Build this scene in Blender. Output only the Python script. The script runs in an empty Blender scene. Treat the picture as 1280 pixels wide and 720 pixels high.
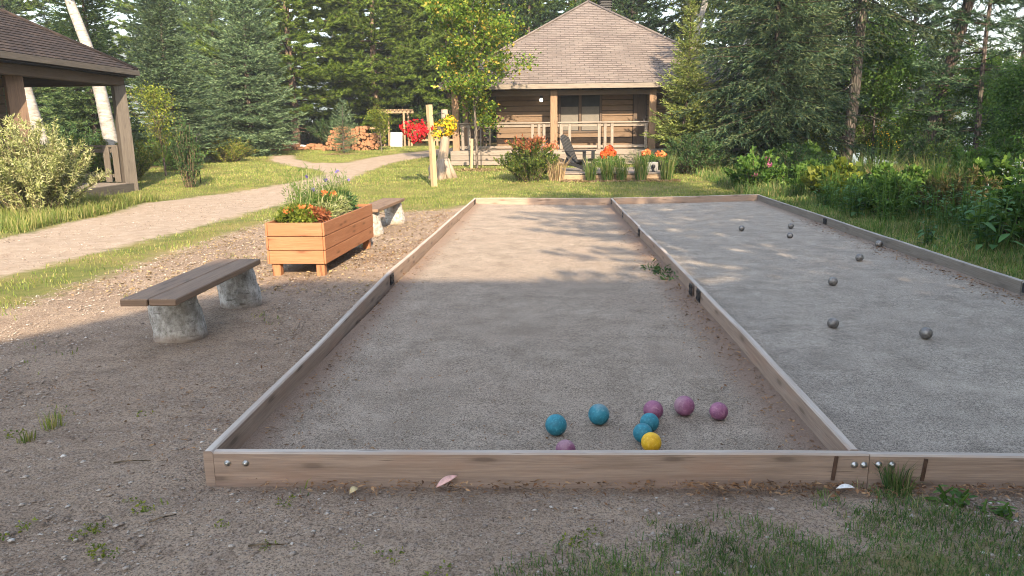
import bpy, bmesh, math, random
import numpy as np
from mathutils import Vector, Matrix

R = math.radians
SC = bpy.context.scene
COL = SC.collection
rng = np.random.default_rng(11)
random.seed(5)

# ---------------------------------------------------------------- camera, sky, sun, exposure
cam_d = bpy.data.cameras.new('camera')
cam = bpy.data.objects.new('camera', cam_d)
COL.objects.link(cam)
SC.camera = cam
cam_d.sensor_fit = 'HORIZONTAL'
cam_d.sensor_width = 36.0
cam_d.lens = 36.0 * 930 / 1280
cam_d.clip_start = 0.05
cam_d.clip_end = 3000
PITCH, YAW, ROLL = 0.2098, 0.0462, -0.011
_f = Vector((-math.sin(YAW) * math.cos(PITCH), math.cos(YAW) * math.cos(PITCH), -math.sin(PITCH)))
_r = Vector((math.cos(YAW), math.sin(YAW), 0))
_u = _r.cross(_f)
_r2 = _r * math.cos(ROLL) + _u * math.sin(ROLL)
_u2 = -_r * math.sin(ROLL) + _u * math.cos(ROLL)
_m = Matrix(((_r2.x, _u2.x, -_f.x), (_r2.y, _u2.y, -_f.y), (_r2.z, _u2.z, -_f.z)))
cam.matrix_world = Matrix.Translation((0, 0, 1.48)) @ _m.to_4x4()

SUN_EL, SUN_AZ = 28.0, 15.0          # degrees; azimuth from straight behind the camera towards +X
world = bpy.data.worlds.new('World')
SC.world = world
world.use_nodes = True
wn = world.node_tree
bg = wn.nodes['Background']
sky = wn.nodes.new('ShaderNodeTexSky')
sky.sky_type = 'NISHITA'
sky.sun_disc = False
sky.sun_elevation = R(SUN_EL)
sky.sun_rotation = R(180 - SUN_AZ)
sky.air_density = 1.0
sky.dust_density = 1.0
wmul = wn.nodes.new('ShaderNodeMix')
wmul.data_type = 'RGBA'; wmul.blend_type = 'MULTIPLY'
wmul.inputs[0].default_value = 1.0
wmul.inputs[7].default_value = (1.0, .93, .83, 1)      # a hazy summer sky, warmer than the clear model
wn.links.new(sky.outputs[0], wmul.inputs[6])
wn.links.new(wmul.outputs[2], bg.inputs[0])
bg.inputs[1].default_value = 0.15
sun_d = bpy.data.lights.new('sun', 'SUN')
sun_d.energy = 4.2
sun_d.angle = R(0.5)
sun_d.color = (1.0, 0.80, 0.56)
sun = bpy.data.objects.new('sun', sun_d)
COL.objects.link(sun)
_s = Vector((math.sin(R(SUN_AZ)) * math.cos(R(SUN_EL)), -math.cos(R(SUN_AZ)) * math.cos(R(SUN_EL)), math.sin(R(SUN_EL))))
sun.rotation_euler = _s.to_track_quat('Z', 'Y').to_euler()
sun.location = (10, -30, 25)
SC.view_settings.view_transform = 'Standard'
SC.view_settings.look = 'None'
SC.view_settings.gamma = 1.0
SC.view_settings.use_curve_mapping = False
SC.view_settings.exposure = 2.2
SC.cycles.filter_width = 1.0

# ---------------------------------------------------------------- materials
class NT:
    def __init__(s, name):
        s.m = bpy.data.materials.new(name)
        s.m.use_nodes = True
        s.t = s.m.node_tree
        s.t.nodes.clear()
        s.out = s.t.nodes.new('ShaderNodeOutputMaterial')
    def n(s, typ, **kw):
        o = s.t.nodes.new(typ)
        for k, v in kw.items():
            setattr(o, k, v)
        return o
    def l(s, a, b):
        s.t.links.new(a, b)
    def inp(s, node, key, v):
        if hasattr(v, 'links') or isinstance(v, bpy.types.NodeSocket):
            s.l(v, node.inputs[key])
        else:
            node.inputs[key].default_value = v
    def noise(s, vec, scale, detail=4, rough=.55, dist=0):
        o = s.n('ShaderNodeTexNoise')
        s.inp(o, 'Vector', vec); s.inp(o, 'Scale', scale); s.inp(o, 'Detail', detail)
        s.inp(o, 'Roughness', rough); s.inp(o, 'Distortion', dist)
        return o.outputs['Fac']
    def voro(s, vec, scale, feat='F1', out='Distance', rand=1.0, dim='3D'):
        o = s.n('ShaderNodeTexVoronoi', feature=feat, voronoi_dimensions=dim)
        s.inp(o, 'Vector', vec); s.inp(o, 'Scale', scale); s.inp(o, 'Randomness', rand)
        return o.outputs[out]
    def ramp(s, fac, stops, interp='LINEAR'):
        o = s.n('ShaderNodeValToRGB')
        o.color_ramp.interpolation = interp
        el = o.color_ramp.elements
        while len(el) < len(stops):
            el.new(0.5)
        for e, (p, c) in zip(el, stops):
            e.position = p
            e.color = (c, c, c, 1) if isinstance(c, (int, float)) else (*c, 1)
        s.inp(o, 'Fac', fac)
        return o.outputs[0]
    def mix(s, fac, a, b, mode='MIX'):
        o = s.n('ShaderNodeMix', data_type='RGBA', blend_type=mode)
        for i, v in ((0, fac), (6, a), (7, b)):
            if isinstance(v, tuple):
                v = (*v, 1) if len(v) == 3 else v
            s.inp(o, i, v)
        return o.outputs[2]
    def math(s, op, a, b=0.0, c=0.0, clamp=False):
        o = s.n('ShaderNodeMath', operation=op, use_clamp=clamp)
        s.inp(o, 0, a); s.inp(o, 1, b); s.inp(o, 2, c)
        return o.outputs[0]
    def mapping(s, vec, scale=(1, 1, 1), loc=(0, 0, 0), rot=(0, 0, 0)):
        o = s.n('ShaderNodeMapping')
        s.inp(o, 'Vector', vec); o.inputs['Scale'].default_value = scale
        o.inputs['Location'].default_value = loc; o.inputs['Rotation'].default_value = rot
        return o.outputs[0]
    def bump(s, h, strength=.5, dist=.01):
        o = s.n('ShaderNodeBump')
        s.inp(o, 'Height', h); s.inp(o, 'Strength', strength); s.inp(o, 'Distance', dist)
        return o.outputs[0]
    def pos(s):
        return s.n('ShaderNodeNewGeometry').outputs['Position']
    def obj(s):
        return s.n('ShaderNodeTexCoord').outputs['Object']
    def uv(s):
        return s.n('ShaderNodeTexCoord').outputs['UV']
    def island(s):
        return s.n('ShaderNodeNewGeometry').outputs['Random Per Island']
    def orand(s):
        return s.n('ShaderNodeObjectInfo').outputs['Random']
    def pbr(s, col, rough=.8, normal=None, metal=0.0, spec=.3):
        b = s.n('ShaderNodeBsdfPrincipled')
        if isinstance(col, tuple):
            col = (*col[:3], 1)
        s.inp(b, 'Base Color', col); s.inp(b, 'Roughness', rough); s.inp(b, 'Metallic', metal)
        s.inp(b, 'Specular IOR Level', spec)
        if normal is not None:
            s.l(normal, b.inputs['Normal'])
        s.l(b.outputs[0], s.out.inputs[0])
        return b
    def done(s):
        return s.m

def m_plain(name, c, rough=.6, metal=0.0, var=.15, scale=18, bump=.15, spec=.3):
    t = NT(name); o = t.obj()
    n = t.noise(o, scale, 5)
    col = t.mix(t.ramp(n, [(.3, 0.), (.7, 1.)]), tuple(x * (1 - var) for x in c), tuple(min(1, x * (1 + var)) for x in c))
    t.pbr(col, rough, t.bump(n, bump, .01), metal, spec)
    return t.done()

def m_wood(name, c1, c2, knots=0.3, grain=26, rough=.75, bump=.35, stain=(.12, .10, .085), stain_amt=.35, per_board=.25, worn=None):
    t = NT(name); uv = t.uv()
    g1 = t.noise(t.mapping(uv, (1.6, grain, 1)), 1.0, 6, .6, .6)
    g2 = t.noise(t.mapping(uv, (5, grain * 5, 1)), 1.0, 3, .6)
    col = t.mix(t.ramp(g1, [(.3, 0.), (.7, 1.)]), c1, c2)
    col = t.mix(t.ramp(g2, [(.35, .45), (.65, 0.)]), col, tuple(x * .62 for x in c1))
    big = t.noise(t.mapping(uv, (2.2, 6, 1)), 1.0, 4, .6)
    col = t.mix(t.math('MULTIPLY', t.ramp(big, [(.5, 0.), (.75, 1.)]), stain_amt), col, stain)
    kn = t.voro(t.mapping(uv, (1.7, 7, 1)), 1.0, dim='2D')
    kn = t.math('ADD', kn, t.math('MULTIPLY_ADD', g2, .08, -.04))
    col = t.mix(t.math('MULTIPLY', t.ramp(kn, [(.05, 1.), (.10, .35), (.2, 0.)]), knots), col, tuple(x * .35 for x in c1))
    isl = t.island()
    col = t.mix(t.math('MULTIPLY', isl, per_board), col, tuple(x * .6 for x in c1))
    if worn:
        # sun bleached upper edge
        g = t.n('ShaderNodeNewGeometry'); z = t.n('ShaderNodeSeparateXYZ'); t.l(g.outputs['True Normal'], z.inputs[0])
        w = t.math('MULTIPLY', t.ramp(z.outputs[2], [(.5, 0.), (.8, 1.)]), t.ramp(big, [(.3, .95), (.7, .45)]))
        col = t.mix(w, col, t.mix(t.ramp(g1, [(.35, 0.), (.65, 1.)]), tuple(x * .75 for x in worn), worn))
    # short dark checks and splits along the grain
    ck = t.noise(t.mapping(uv, (3.5, 60, 1), (3, 7, 0)), 1.0, 2, .5)
    col = t.mix(t.ramp(ck, [(.68, 0.), (.76, .7)]), col, tuple(x * .3 for x in c1))
    h = t.math('ADD', g1, t.math('MULTIPLY', g2, .6))
    t.pbr(col, rough, t.bump(h, bump, .006), 0, .25)
    return t.done()

def m_leaf(name, cols, transl=.35, rough=.5, clump=1.2, clump_amt=.45, bark=None):
    """Leaf or needle colours spread over the single leaves, with paler and darker sprays."""
    t = NT(name)
    isl = t.island()
    k = len(cols)
    col = t.ramp(isl, [((i + .5) / k, c) for i, c in enumerate(cols)])
    ob = t.obj()
    n = t.noise(ob, clump, 3, .6)
    f = t.ramp(n, [(.3, 1 - clump_amt), (.7, 1 + clump_amt * .6)])
    col = t.mix(1.0, col, f, 'MULTIPLY')
    r = t.math('MULTIPLY_ADD', t.orand(), .3, .85)
    col = t.mix(1.0, col, r, 'MULTIPLY')
    p = t.n('ShaderNodeBsdfPrincipled')
    t.inp(p, 'Base Color', col); t.inp(p, 'Roughness', rough); t.inp(p, 'Specular IOR Level', .18)
    tr = t.n('ShaderNodeBsdfTranslucent')
    t.inp(tr, 'Color', t.mix(1.0, col, (1.25, 1.2, .6), 'MULTIPLY'))
    mx = t.n('ShaderNodeMixShader')
    mx.inputs[0].default_value = transl
    t.l(p.outputs[0], mx.inputs[1]); t.l(tr.outputs[0], mx.inputs[2])
    t.l(mx.outputs[0], t.out.inputs[0])
    return t.done()

def m_bark(name, c1, c2, sc=(9, 9, 2.2), bump=.9):
    t = NT(name); o = t.obj()
    v = t.voro(t.mapping(o, sc), 1.6, 'DISTANCE_TO_EDGE')
    n = t.noise(t.mapping(o, sc), 2.0, 6, .65)
    f = t.math('MULTIPLY', t.ramp(v, [(0., 0.), (.22, 1.)]), n)
    col = t.mix(t.ramp(f, [(.1, 0.), (.55, 1.)]), c1, c2)
    col = t.mix(t.ramp(t.noise(o, 1.3, 3), [(.55, 0.), (.75, .5)]), col, (.20, .22, .16))
    t.pbr(col, .9, t.bump(f, bump, .03), 0, .15)
    return t.done()

def m_birch(name, patch=.5, g=1.0):
    t = NT(name); o = t.obj()
    n = t.noise(t.mapping(o, (4, 4, 14)), 1.0, 5, .6)
    big = t.noise(t.mapping(o, (6, 6, 7)), 1.0, 4, .6)
    col = t.mix(t.ramp(n, [(.35, 0.), (.65, 1.)]), tuple(x * g for x in (.235, .22, .205)), tuple(x * g for x in (.36, .35, .335)))
    col = t.mix(t.ramp(big, [(.50, 0.), (.62, patch)]), col, (.19, .175, .155))
    ln = t.noise(t.mapping(o, (5, 5, 55)), 1.0, 3, .5)
    col = t.mix(t.ramp(ln, [(.58, 0.), (.66, .85)]), col, (.13, .11, .095))
    t.pbr(col, .75, t.bump(t.math('ADD', n, t.math('MULTIPLY', ln, -.8)), .5, .012), 0, .2)
    return t.done()

def m_shingle(name, c1, c2, c3):
    t = NT(name); uv = t.uv()
    b = t.n('ShaderNodeTexBrick')
    t.inp(b, 'Vector', uv); b.inputs['Color1'].default_value = (*c1, 1); b.inputs['Color2'].default_value = (*c2, 1)
    b.inputs['Mortar'].default_value = (*[x * .42 for x in c1], 1)
    b.inputs['Scale'].default_value = 1.0; b.inputs['Mortar Size'].default_value = .012
    b.inputs['Brick Width'].default_value = .32; b.inputs['Row Height'].default_value = .145
    b.inputs['Bias'].default_value = 0.0
    n = t.noise(uv, .7, 4); n2 = t.noise(t.mapping(uv, (3, 7, 1)), 1.0, 3)
    col = t.mix(t.ramp(n2, [(.4, 0.), (.65, .7)]), b.outputs[0], c3)
    col = t.mix(t.ramp(n, [(.35, .35), (.6, 0.)]), col, tuple(x * .6 for x in c1))
    fine = t.noise(uv, 60, 2)
    col = t.mix(t.ramp(fine, [(.3, .25), (.6, 0.)]), col, tuple(x * .5 for x in c1))
    h = t.math('ADD', t.math('MULTIPLY', b.outputs['Fac'], -1.0), t.math('MULTIPLY', n2, .6))
    t.pbr(col, .9, t.bump(h, .6, .02), 0, .15)
    return t.done()

M = {}
M['weathered'] = m_wood('weathered_timber', (.30, .245, .195), (.44, .37, .30), .5)
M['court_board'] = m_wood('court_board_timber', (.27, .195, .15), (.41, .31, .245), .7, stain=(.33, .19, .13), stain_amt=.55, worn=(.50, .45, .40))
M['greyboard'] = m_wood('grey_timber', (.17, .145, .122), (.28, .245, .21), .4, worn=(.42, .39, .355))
M['darkboard'] = m_wood('dark_brown_timber', (.085, .062, .048), (.13, .095, .07), .3)
M['bench'] = m_wood('bench_plank_timber', (.17, .11, .075), (.30, .205, .14), .5, rough=.6)
M['cedar'] = m_wood('cedar_board', (.30, .125, .06), (.41, .20, .105), .8, rough=.6, stain=(.30, .12, .05), stain_amt=.6)
M['cedar_side'] = M['cedar']
M['postwood'] = m_wood('pale_post_timber', (.34, .265, .155), (.45, .37, .235), .2)
M['porch'] = m_wood('porch_post_timber', (.21, .135, .085), (.31, .205, .13), .4)
M['siding'] = m_wood('log_siding', (.145, .098, .064), (.215, .15, .10), .3, per_board=.35)
M['deckgrey'] = m_wood('deck_grey_timber', (.20, .17, .145), (.31, .27, .23), .4, per_board=.35)
M['oldgrey'] = m_wood('old_grey_timber', (.085, .074, .064), (.15, .132, .115), .4)
M['pavpost'] = m_wood('brown_pavilion_post', (.13, .085, .06), (.20, .135, .095), .5)
M['fence'] = m_wood('fence_timber', (.27, .19, .12), (.39, .29, .19), .3)
M['chipwood'] = m_wood('split_firewood', (.28, .135, .07), (.42, .235, .13), .1, per_board=.6)
M['shingle'] = m_shingle('brown_shingles', (.135, .114, .106), (.185, .16, .148), (.215, .18, .163))
M['shingle_dark'] = m_shingle('dark_shingles', (.030, .025, .026), (.05, .041, .041), (.075, .054, .044))
M['iron'] = m_plain('black_iron', (.03, .03, .032), .55, .3, .3, 40, .2)
M['rust'] = m_plain('rusty_strap', (.085, .05, .035), .8, .2, .4, 40, .4)
M['steel'] = m_plain('zinc_bolt', (.45, .45, .43), .38, .9, .2, 60, .1)
M['blackplastic'] = m_plain('black_plastic', (.022, .023, .026), .45, 0, .2, 10, .05)
M['dark'] = m_plain('dark_opening', (.018, .017, .017), .7, 0, .2, 6, .05)
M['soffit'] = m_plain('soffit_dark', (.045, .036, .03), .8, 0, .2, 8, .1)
M['white'] = m_plain('white_painted_board', (.42, .41, .40), .6, 0, .05, 8, .05)
M['stone'] = m_plain('pale_rock', (.55, .54, .52), .85, 0, .3, 9, .6)
M['soilmix'] = m_plain('potting_soil', (.055, .04, .03), .95, 0, .4, 40, .8)
M['greybox'] = m_plain('grey_plastic', (.20, .20, .20), .6, 0, .1, 10, .05)
M['glass'] = m_plain('window_glass', (.035, .04, .045), .08, 0, .2, 3, 0.0, .5)
M['curtain'] = m_plain('window_blind', (.13, .12, .105), .7, 0, .1, 6, .1)
M['bark_dark'] = m_bark('conifer_bark', (.045, .035, .03), (.17, .135, .115))
M['bough'] = m_plain('bough_bark', (.045, .035, .026), .95, 0, .3, 8, .2, .1)
M['bark_pine'] = m_bark('pine_bark', (.09, .06, .045), (.27, .195, .15))
M['bark_grey'] = m_bark('grey_bark', (.06, .05, .042), (.18, .155, .13))
M['stem'] = m_bark('shrub_stem', (.08, .06, .04), (.20, .15, .10))
M['snag'] = m_wood('bare_stump_wood', (.25, .195, .145), (.40, .335, .265), .4, 14)
M['birch'] = m_birch('birch_bark', .55)
def m_log():
    t = NT('rough_birch_log'); o = t.obj()
    a = t.noise(t.mapping(o, (1, 1, .7)), 26, 6, .75); b = t.noise(o, 7, 5, .7); c = t.noise(t.mapping(o, (3, 3, 22)), 2.2, 4, .65)
    col = t.mix(t.ramp(a, [(.38, 0.), (.62, 1.)]), (.24, .225, .205), (.58, .565, .54))
    col = t.mix(t.ramp(b, [(.46, 0.), (.62, .65)]), col, (.25, .225, .195))
    col = t.mix(t.ramp(c, [(.60, 0.), (.68, .75)]), col, (.10, .085, .072))
    col = t.mix(t.ramp(a, [(.30, .8), (.40, 0.)]), col, (.11, .095, .08))
    z = t.n('ShaderNodeSeparateXYZ'); t.l(o, z.inputs[0])
    d = t.math('ADD', t.math('MULTIPLY', z.outputs[2], 14.0), t.math('MULTIPLY_ADD', b, 1.6, -.8))
    col = t.mix(t.ramp(d, [(.1, .75), (.9, 0.)]), col, (.25, .19, .145))
    t.pbr(col, .9, t.bump(t.math('ADD', a, t.math('MULTIPLY', c, -.7)), 1.0, .02), 0, .15)
    return t.done()
M['birchleg'] = m_log()

# needle and leaf colours
M['blue_spruce'] = m_leaf('blue_spruce_needles', [(.05, .092, .048), (.08, .138, .072), (.12, .19, .10), (.18, .25, .135)], .15)
M['green_spruce'] = m_leaf('green_spruce_needles', [(.04, .08, .03), (.065, .12, .04), (.10, .165, .055), (.15, .21, .08)], .18)
M['yellow_spruce'] = m_leaf('yellow_green_spruce_needles', [(.08, .12, .03), (.13, .175, .045), (.19, .23, .07), (.25, .27, .09)], .25)
M['hemlock'] = m_leaf('drooping_spruce_needles', [(.028, .06, .034), (.045, .085, .045), (.07, .11, .052), (.125, .155, .065)], .18)
M['pine'] = m_leaf('white_pine_needles', [(.06, .115, .022), (.10, .17, .032), (.155, .235, .042), (.23, .31, .06)], .28)
M['pine_dark'] = m_leaf('dark_pine_needles', [(.035, .075, .038), (.055, .105, .05), (.08, .135, .065)], .2)
M['leaf_green'] = m_leaf('green_leaves', [(.055, .125, .025), (.09, .175, .035), (.135, .23, .05)], .4)
M['leaf_dark'] = m_leaf('dark_green_leaves', [(.035, .08, .03), (.055, .11, .04), (.08, .145, .05)], .3)
M['leaf_lime'] = m_leaf('yellow_green_leaves', [(.10, .15, .025), (.17, .22, .035), (.26, .29, .05)], .45)
M['leaf_birch'] = m_leaf('birch_leaves', [(.06, .10, .02), (.11, .155, .03), (.19, .22, .045)], .45)
M['leaf_maple'] = m_leaf('turning_maple_leaves', [(.05, .11, .018), (.07, .14, .02), (.09, .17, .024), (.12, .20, .03), (.15, .22, .03), (.10, .18, .025), (.17, .25, .035), (.13, .21, .03), (.10, .17, .025), (.22, .28, .04), (.26, .28, .045), (.40, .28, .06)], .45)
M['leaf_pale'] = m_leaf('pale_variegated_leaves', [(.17, .21, .06), (.27, .31, .12), (.37, .40, .20), (.48, .48, .28)], .3, clump_amt=.3)
M['leaf_ninebark'] = m_leaf('red_tinged_leaves', [(.04, .075, .018), (.07, .12, .025), (.11, .16, .03), (.17, .20, .04)], .35)
M['tip_red'] = m_leaf('reddish_shoot_tips', [(.22, .07, .035), (.35, .12, .06), (.42, .17, .08)], .35)
M['milkweed'] = m_leaf('broad_weed_leaves', [(.06, .15, .05), (.09, .20, .07), (.12, .25, .09)], .3)
M['fern'] = m_leaf('yellowing_ferns', [(.07, .12, .02), (.12, .18, .03), (.20, .24, .04), (.27, .25, .06)], .4)
M['brownfern'] = m_leaf('browning_ferns', [(.07, .11, .035), (.10, .13, .04), (.14, .13, .05), (.19, .15, .07)], .3)
M['red'] = m_leaf('red_petals', [(.42, .012, .018), (.58, .02, .03), (.70, .03, .05)], .25, clump=6, clump_amt=.3)
M['scarlet'] = m_leaf('scarlet_petals', [(.60, .045, .015), (.72, .10, .025), (.78, .18, .05)], .25, clump=6, clump_amt=.3)
M['salmon'] = m_leaf('orange_petals', [(.55, .12, .04), (.68, .20, .07), (.74, .28, .11)], .25, clump=6, clump_amt=.3)
M['yellow'] = m_leaf('yellow_petals', [(.70, .36, .01), (.80, .50, .015), (.82, .60, .05)], .3, clump=6, clump_amt=.3)
M['pinkbloom'] = m_leaf('pink_petals', [(.50, .12, .26), (.60, .20, .34)], .25, clump=6)
M['violet'] = m_leaf('violet_petals', [(.16, .12, .50), (.26, .2, .6)], .25, clump=6)
M['whitebloom'] = m_leaf('white_petals', [(.7, .7, .66), (.75, .75, .7)], .25, clump=6)
M['grass'] = m_leaf('lawn_grass', [(.10, .155, .035), (.14, .20, .045), (.19, .245, .06), (.27, .28, .09), (.36, .31, .15), (.16, .21, .05)], .35, clump=.9, clump_amt=.35)
M['grass_near'] = m_leaf('shaded_lawn_grass', [(.05, .115, .035), (.08, .155, .045), (.115, .19, .058), (.145, .21, .072), (.10, .175, .05), (.125, .20, .06), (.33, .29, .16)], .3, clump=2.5, clump_amt=.4)
M['grass_wild'] = m_leaf('wild_grass', [(.06, .13, .03), (.09, .17, .04), (.12, .20, .05), (.18, .23, .07), (.32, .28, .14)], .35, clump=.8, clump_amt=.5)
M['straw'] = m_leaf('dry_straw', [(.30, .22, .12), (.42, .32, .19), (.22, .15, .09)], .2, clump=4)
M['deadleaf'] = m_leaf('dead_leaves', [(.20, .10, .05), (.33, .18, .09), (.42, .27, .15), (.14, .08, .05)], .15, clump=6)

def m_ball(name, c1, c2, scuff):
    t = NT(name); o = t.obj()
    n = t.noise(o, 22, 6, .75); n2 = t.noise(o, 90, 3, .6)
    col = t.mix(t.ramp(n, [(.35, 0.), (.65, 1.)]), tuple(x * .8 for x in c1), c2)
    sc_ = t.noise(t.mapping(o, (1, 1, 6), (0, 0, 0), (.6, .4, 0)), 16, 4, .7)
    col = t.mix(t.ramp(sc_, [(.60, 0.), (.68, .7)]), col, scuff)
    col = t.mix(t.ramp(n2, [(.58, 0.), (.72, .6)]), col, scuff)
    z = t.n('ShaderNodeSeparateXYZ'); t.l(o, z.inputs[0])
    dust = t.math('ADD', t.math('MULTIPLY', z.outputs[0], 9.0), t.math('MULTIPLY', n, 1.2))
    col = t.mix(t.math('MULTIPLY', t.ramp(dust, [(.75, 0.), (1.1, 1.)]), .3), col, (.36, .31, .28))
    t.pbr(col, .55, t.bump(n2, .15, .004), 0, .35)
    return t.done()
M['teal'] = m_ball('teal_ball', (.02, .155, .215), (.03, .215, .285), (.09, .29, .34))
M['pink'] = m_ball('pink_ball', (.215, .072, .14), (.29, .115, .195), (.36, .19, .25))
M['yellowball'] = m_ball('yellow_ball', (.66, .36, .012), (.74, .46, .02), (.75, .55, .15))
def m_boule():
    t = NT('steel_boule'); o = t.obj()
    n = t.noise(o, 40, 5, .65)
    col = t.mix(t.ramp(n, [(.35, 0.), (.65, 1.)]), (.14, .125, .115), (.30, .28, .26))
    z = t.n('ShaderNodeSeparateXYZ'); t.l(o, z.inputs[0])
    w = t.math('ABSOLUTE', t.math('SINE', t.math('MULTIPLY', z.outputs[2], 260.0)))
    near = t.ramp(t.math('ABSOLUTE', z.outputs[2]), [(.010, 1.), (.016, 0.)])
    h = t.math('MULTIPLY', t.ramp(w, [(0., 0.), (.3, 1.)]), near)
    t.pbr(col, t.math('MULTIPLY_ADD', n, .4, .25), t.bump(t.math('ADD', h, t.math('MULTIPLY', n, .2)), .5, .003), .75, .4)
    return t.done()
M['boule'] = m_boule()

def m_ground():
    t = NT('earth_and_turf')
    at = t.n('ShaderNodeAttribute', attribute_name='zones')
    sp = t.n('ShaderNodeSeparateColor'); t.l(at.outputs['Color'], sp.inputs[0])
    p = t.pos()
    n1 = t.noise(p, 1.1, 5, .6); n3 = t.noise(p, 4.5, 5, .65); n20 = t.noise(p, 22, 4, .6); n120 = t.noise(p, 130, 3, .6)
    # bare earth
    soil = t.mix(t.ramp(n1, [(.35, 0.), (.68, 1.)]), (.30, .22, .158), (.45, .342, .25))
    soil = t.mix(t.ramp(n3, [(.45, 0.), (.72, .75)]), soil, (.19, .135, .10))
    soil = t.mix(t.ramp(n20, [(.5, 0.), (.75, .6)]), soil, (.36, .295, .25))
    soil = t.mix(t.ramp(n120, [(.34, .85), (.50, 0.)]), soil, (.085, .06, .046))
    n60 = t.noise(p, 58, 4, .7)
    soil = t.mix(t.ramp(n60, [(.34, .7), (.49, 0.)]), soil, (.10, .072, .055))
    soil = t.mix(t.ramp(n60, [(.54, 0.), (.70, .65)]), soil, (.44, .36, .285))
    pv = t.voro(p, 62, 'F1'); pc = t.voro(p, 62, 'F1', 'Color')
    sc = t.n('ShaderNodeSeparateColor'); t.l(pc, sc.inputs[0])
    peb = t.math('MULTIPLY', t.ramp(pv, [(.22, 1.), (.36, 0.)]), t.ramp(sc.outputs[0], [(.72, 0.), (.78, 1.)]))
    pebcol = t.ramp(sc.outputs[1], [(0., (.20, .16, .135)), (.5, (.36, .30, .25)), (1., (.48, .43, .37))])
    soil = t.mix(peb, soil, pebcol)
    # gravel path
    path = t.mix(t.ramp(n3, [(.35, 0.), (.7, 1.)]), (.32, .25, .19), (.45, .37, .295))
    path = t.mix(t.ramp(n20, [(.45, 0.), (.8, .6)]), path, (.25, .19, .15))
    path = t.mix(t.ramp(n120, [(.3, .5), (.5, 0.)]), path, (.2, .155, .125))
    # turf under the blades
    g = t.mix(t.ramp(n3, [(.35, 0.), (.65, 1.)]), (.10, .125, .035), (.19, .195, .06))
    g = t.mix(t.ramp(n1, [(.42, 0.), (.66, .9)]), g, (.27, .22, .085))
    g = t.mix(t.ramp(n120, [(.3, .6), (.5, 0.)]), g, (.06, .05, .025))
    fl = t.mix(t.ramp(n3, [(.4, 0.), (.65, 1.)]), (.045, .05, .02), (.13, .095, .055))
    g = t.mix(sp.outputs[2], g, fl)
    edge = t.math('ADD', t.math('MULTIPLY_ADD', n3, .42, -.21), t.math('MULTIPLY_ADD', n20, .26, -.13))
    gf = t.ramp(t.math('ADD', sp.outputs[0], edge), [(.42, 0.), (.58, 1.)])
    col = t.mix(gf, soil, g)
    pf = t.ramp(t.math('ADD', sp.outputs[1], t.math('MULTIPLY', edge, .7)), [(.44, 0.), (.56, 1.)])
    col = t.mix(pf, col, path)
    h = t.math('ADD', t.math('MULTIPLY', n20, .8), t.math('MULTIPLY', n120, .45))
    h = t.math('ADD', h, t.math('MULTIPLY', peb, .5))
    h = t.math('ADD', h, t.math('MULTIPLY', n60, .8))
    t.pbr(col, .95, t.bump(h, 1.0, .022), 0, .12)
    return t.done()
M['ground'] = m_ground()

def m_court(name, c1, c2, dark, warm):
    t = NT(name)
    p = t.pos()
    at = t.n('ShaderNodeAttribute', attribute_name='zones')
    sp = t.n('ShaderNodeSeparateColor'); t.l(at.outputs['Color'], sp.inputs[0])
    n1 = t.noise(p, .9, 6, .7); n5 = t.noise(p, 3.6, 9, .72)
    n40 = t.noise(p, 52, 5, .75); n150 = t.noise(p, 150, 4, .75)
    col = t.mix(t.ramp(n5, [(.36, 0.), (.64, 1.)]), c1, c2)
    col = t.mix(t.ramp(n1, [(.45, 0.), (.7, .6)]), col, warm)
    col = t.mix(t.ramp(n40, [(.34, .65), (.48, 0.)]), col, dark)
    col = t.mix(t.ramp(n40, [(.54, 0.), (.70, .45)]), col, tuple(min(1, x * 1.35) for x in c2))
    col = t.mix(t.ramp(n150, [(.38, .95), (.5, 0.)]), col, dark)
    n90 = t.noise(p, 95, 4, .75)
    col = t.mix(t.ramp(n90, [(.36, .7), (.5, 0.)]), col, dark)
    col = t.mix(t.ramp(n150, [(.56, 0.), (.72, .55)]), col, tuple(min(1, x * 1.5) for x in c2))
    e = t.math('ADD', sp.outputs[0], t.math('MULTIPLY_ADD', n5, .5, -.25))
    e = t.math('ADD', e, t.math('MULTIPLY_ADD', n40, .4, -.2))
    # scuffed and raked places: loose pale grit pushed aside, darker hollows
    s1 = t.noise(t.mapping(p, (1.0, 1.0, 1), (3, 9, 0)), 2.1, 7, .78, .8)
    col = t.mix(t.ramp(s1, [(.54, 0.), (.70, .32)]), col, tuple(min(1, x * 1.18) for x in c2))
    col = t.mix(t.ramp(s1, [(.30, .4), (.44, 0.)]), col, tuple(x * .75 for x in c1))
    dent = t.voro(p, 3.4, 'SMOOTH_F1')
    col = t.mix(t.ramp(e, [(.35, 0.), (.8, .85)]), col, (.24, .165, .125))
    h = t.math('ADD', t.math('MULTIPLY', n40, .9), t.math('MULTIPLY', n150, .6))
    h = t.math('ADD', h, t.math('MULTIPLY', s1, 1.4))
    h = t.math('ADD', h, t.math('MULTIPLY', t.ramp(dent, [(.08, 0.), (.22, 1.)]), .5))
    t.pbr(col, .95, t.bump(h, .9, .016), 0, .12)
    return t.done()
M['court_a'] = m_court('court_gravel', (.31, .25, .196), (.49, .405, .325), (.10, .08, .062), (.40, .31, .245))
M['court_b'] = m_court('court_gravel_grey', (.325, .28, .232), (.575, .50, .418), (.11, .092, .077), (.40, .34, .285))

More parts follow.
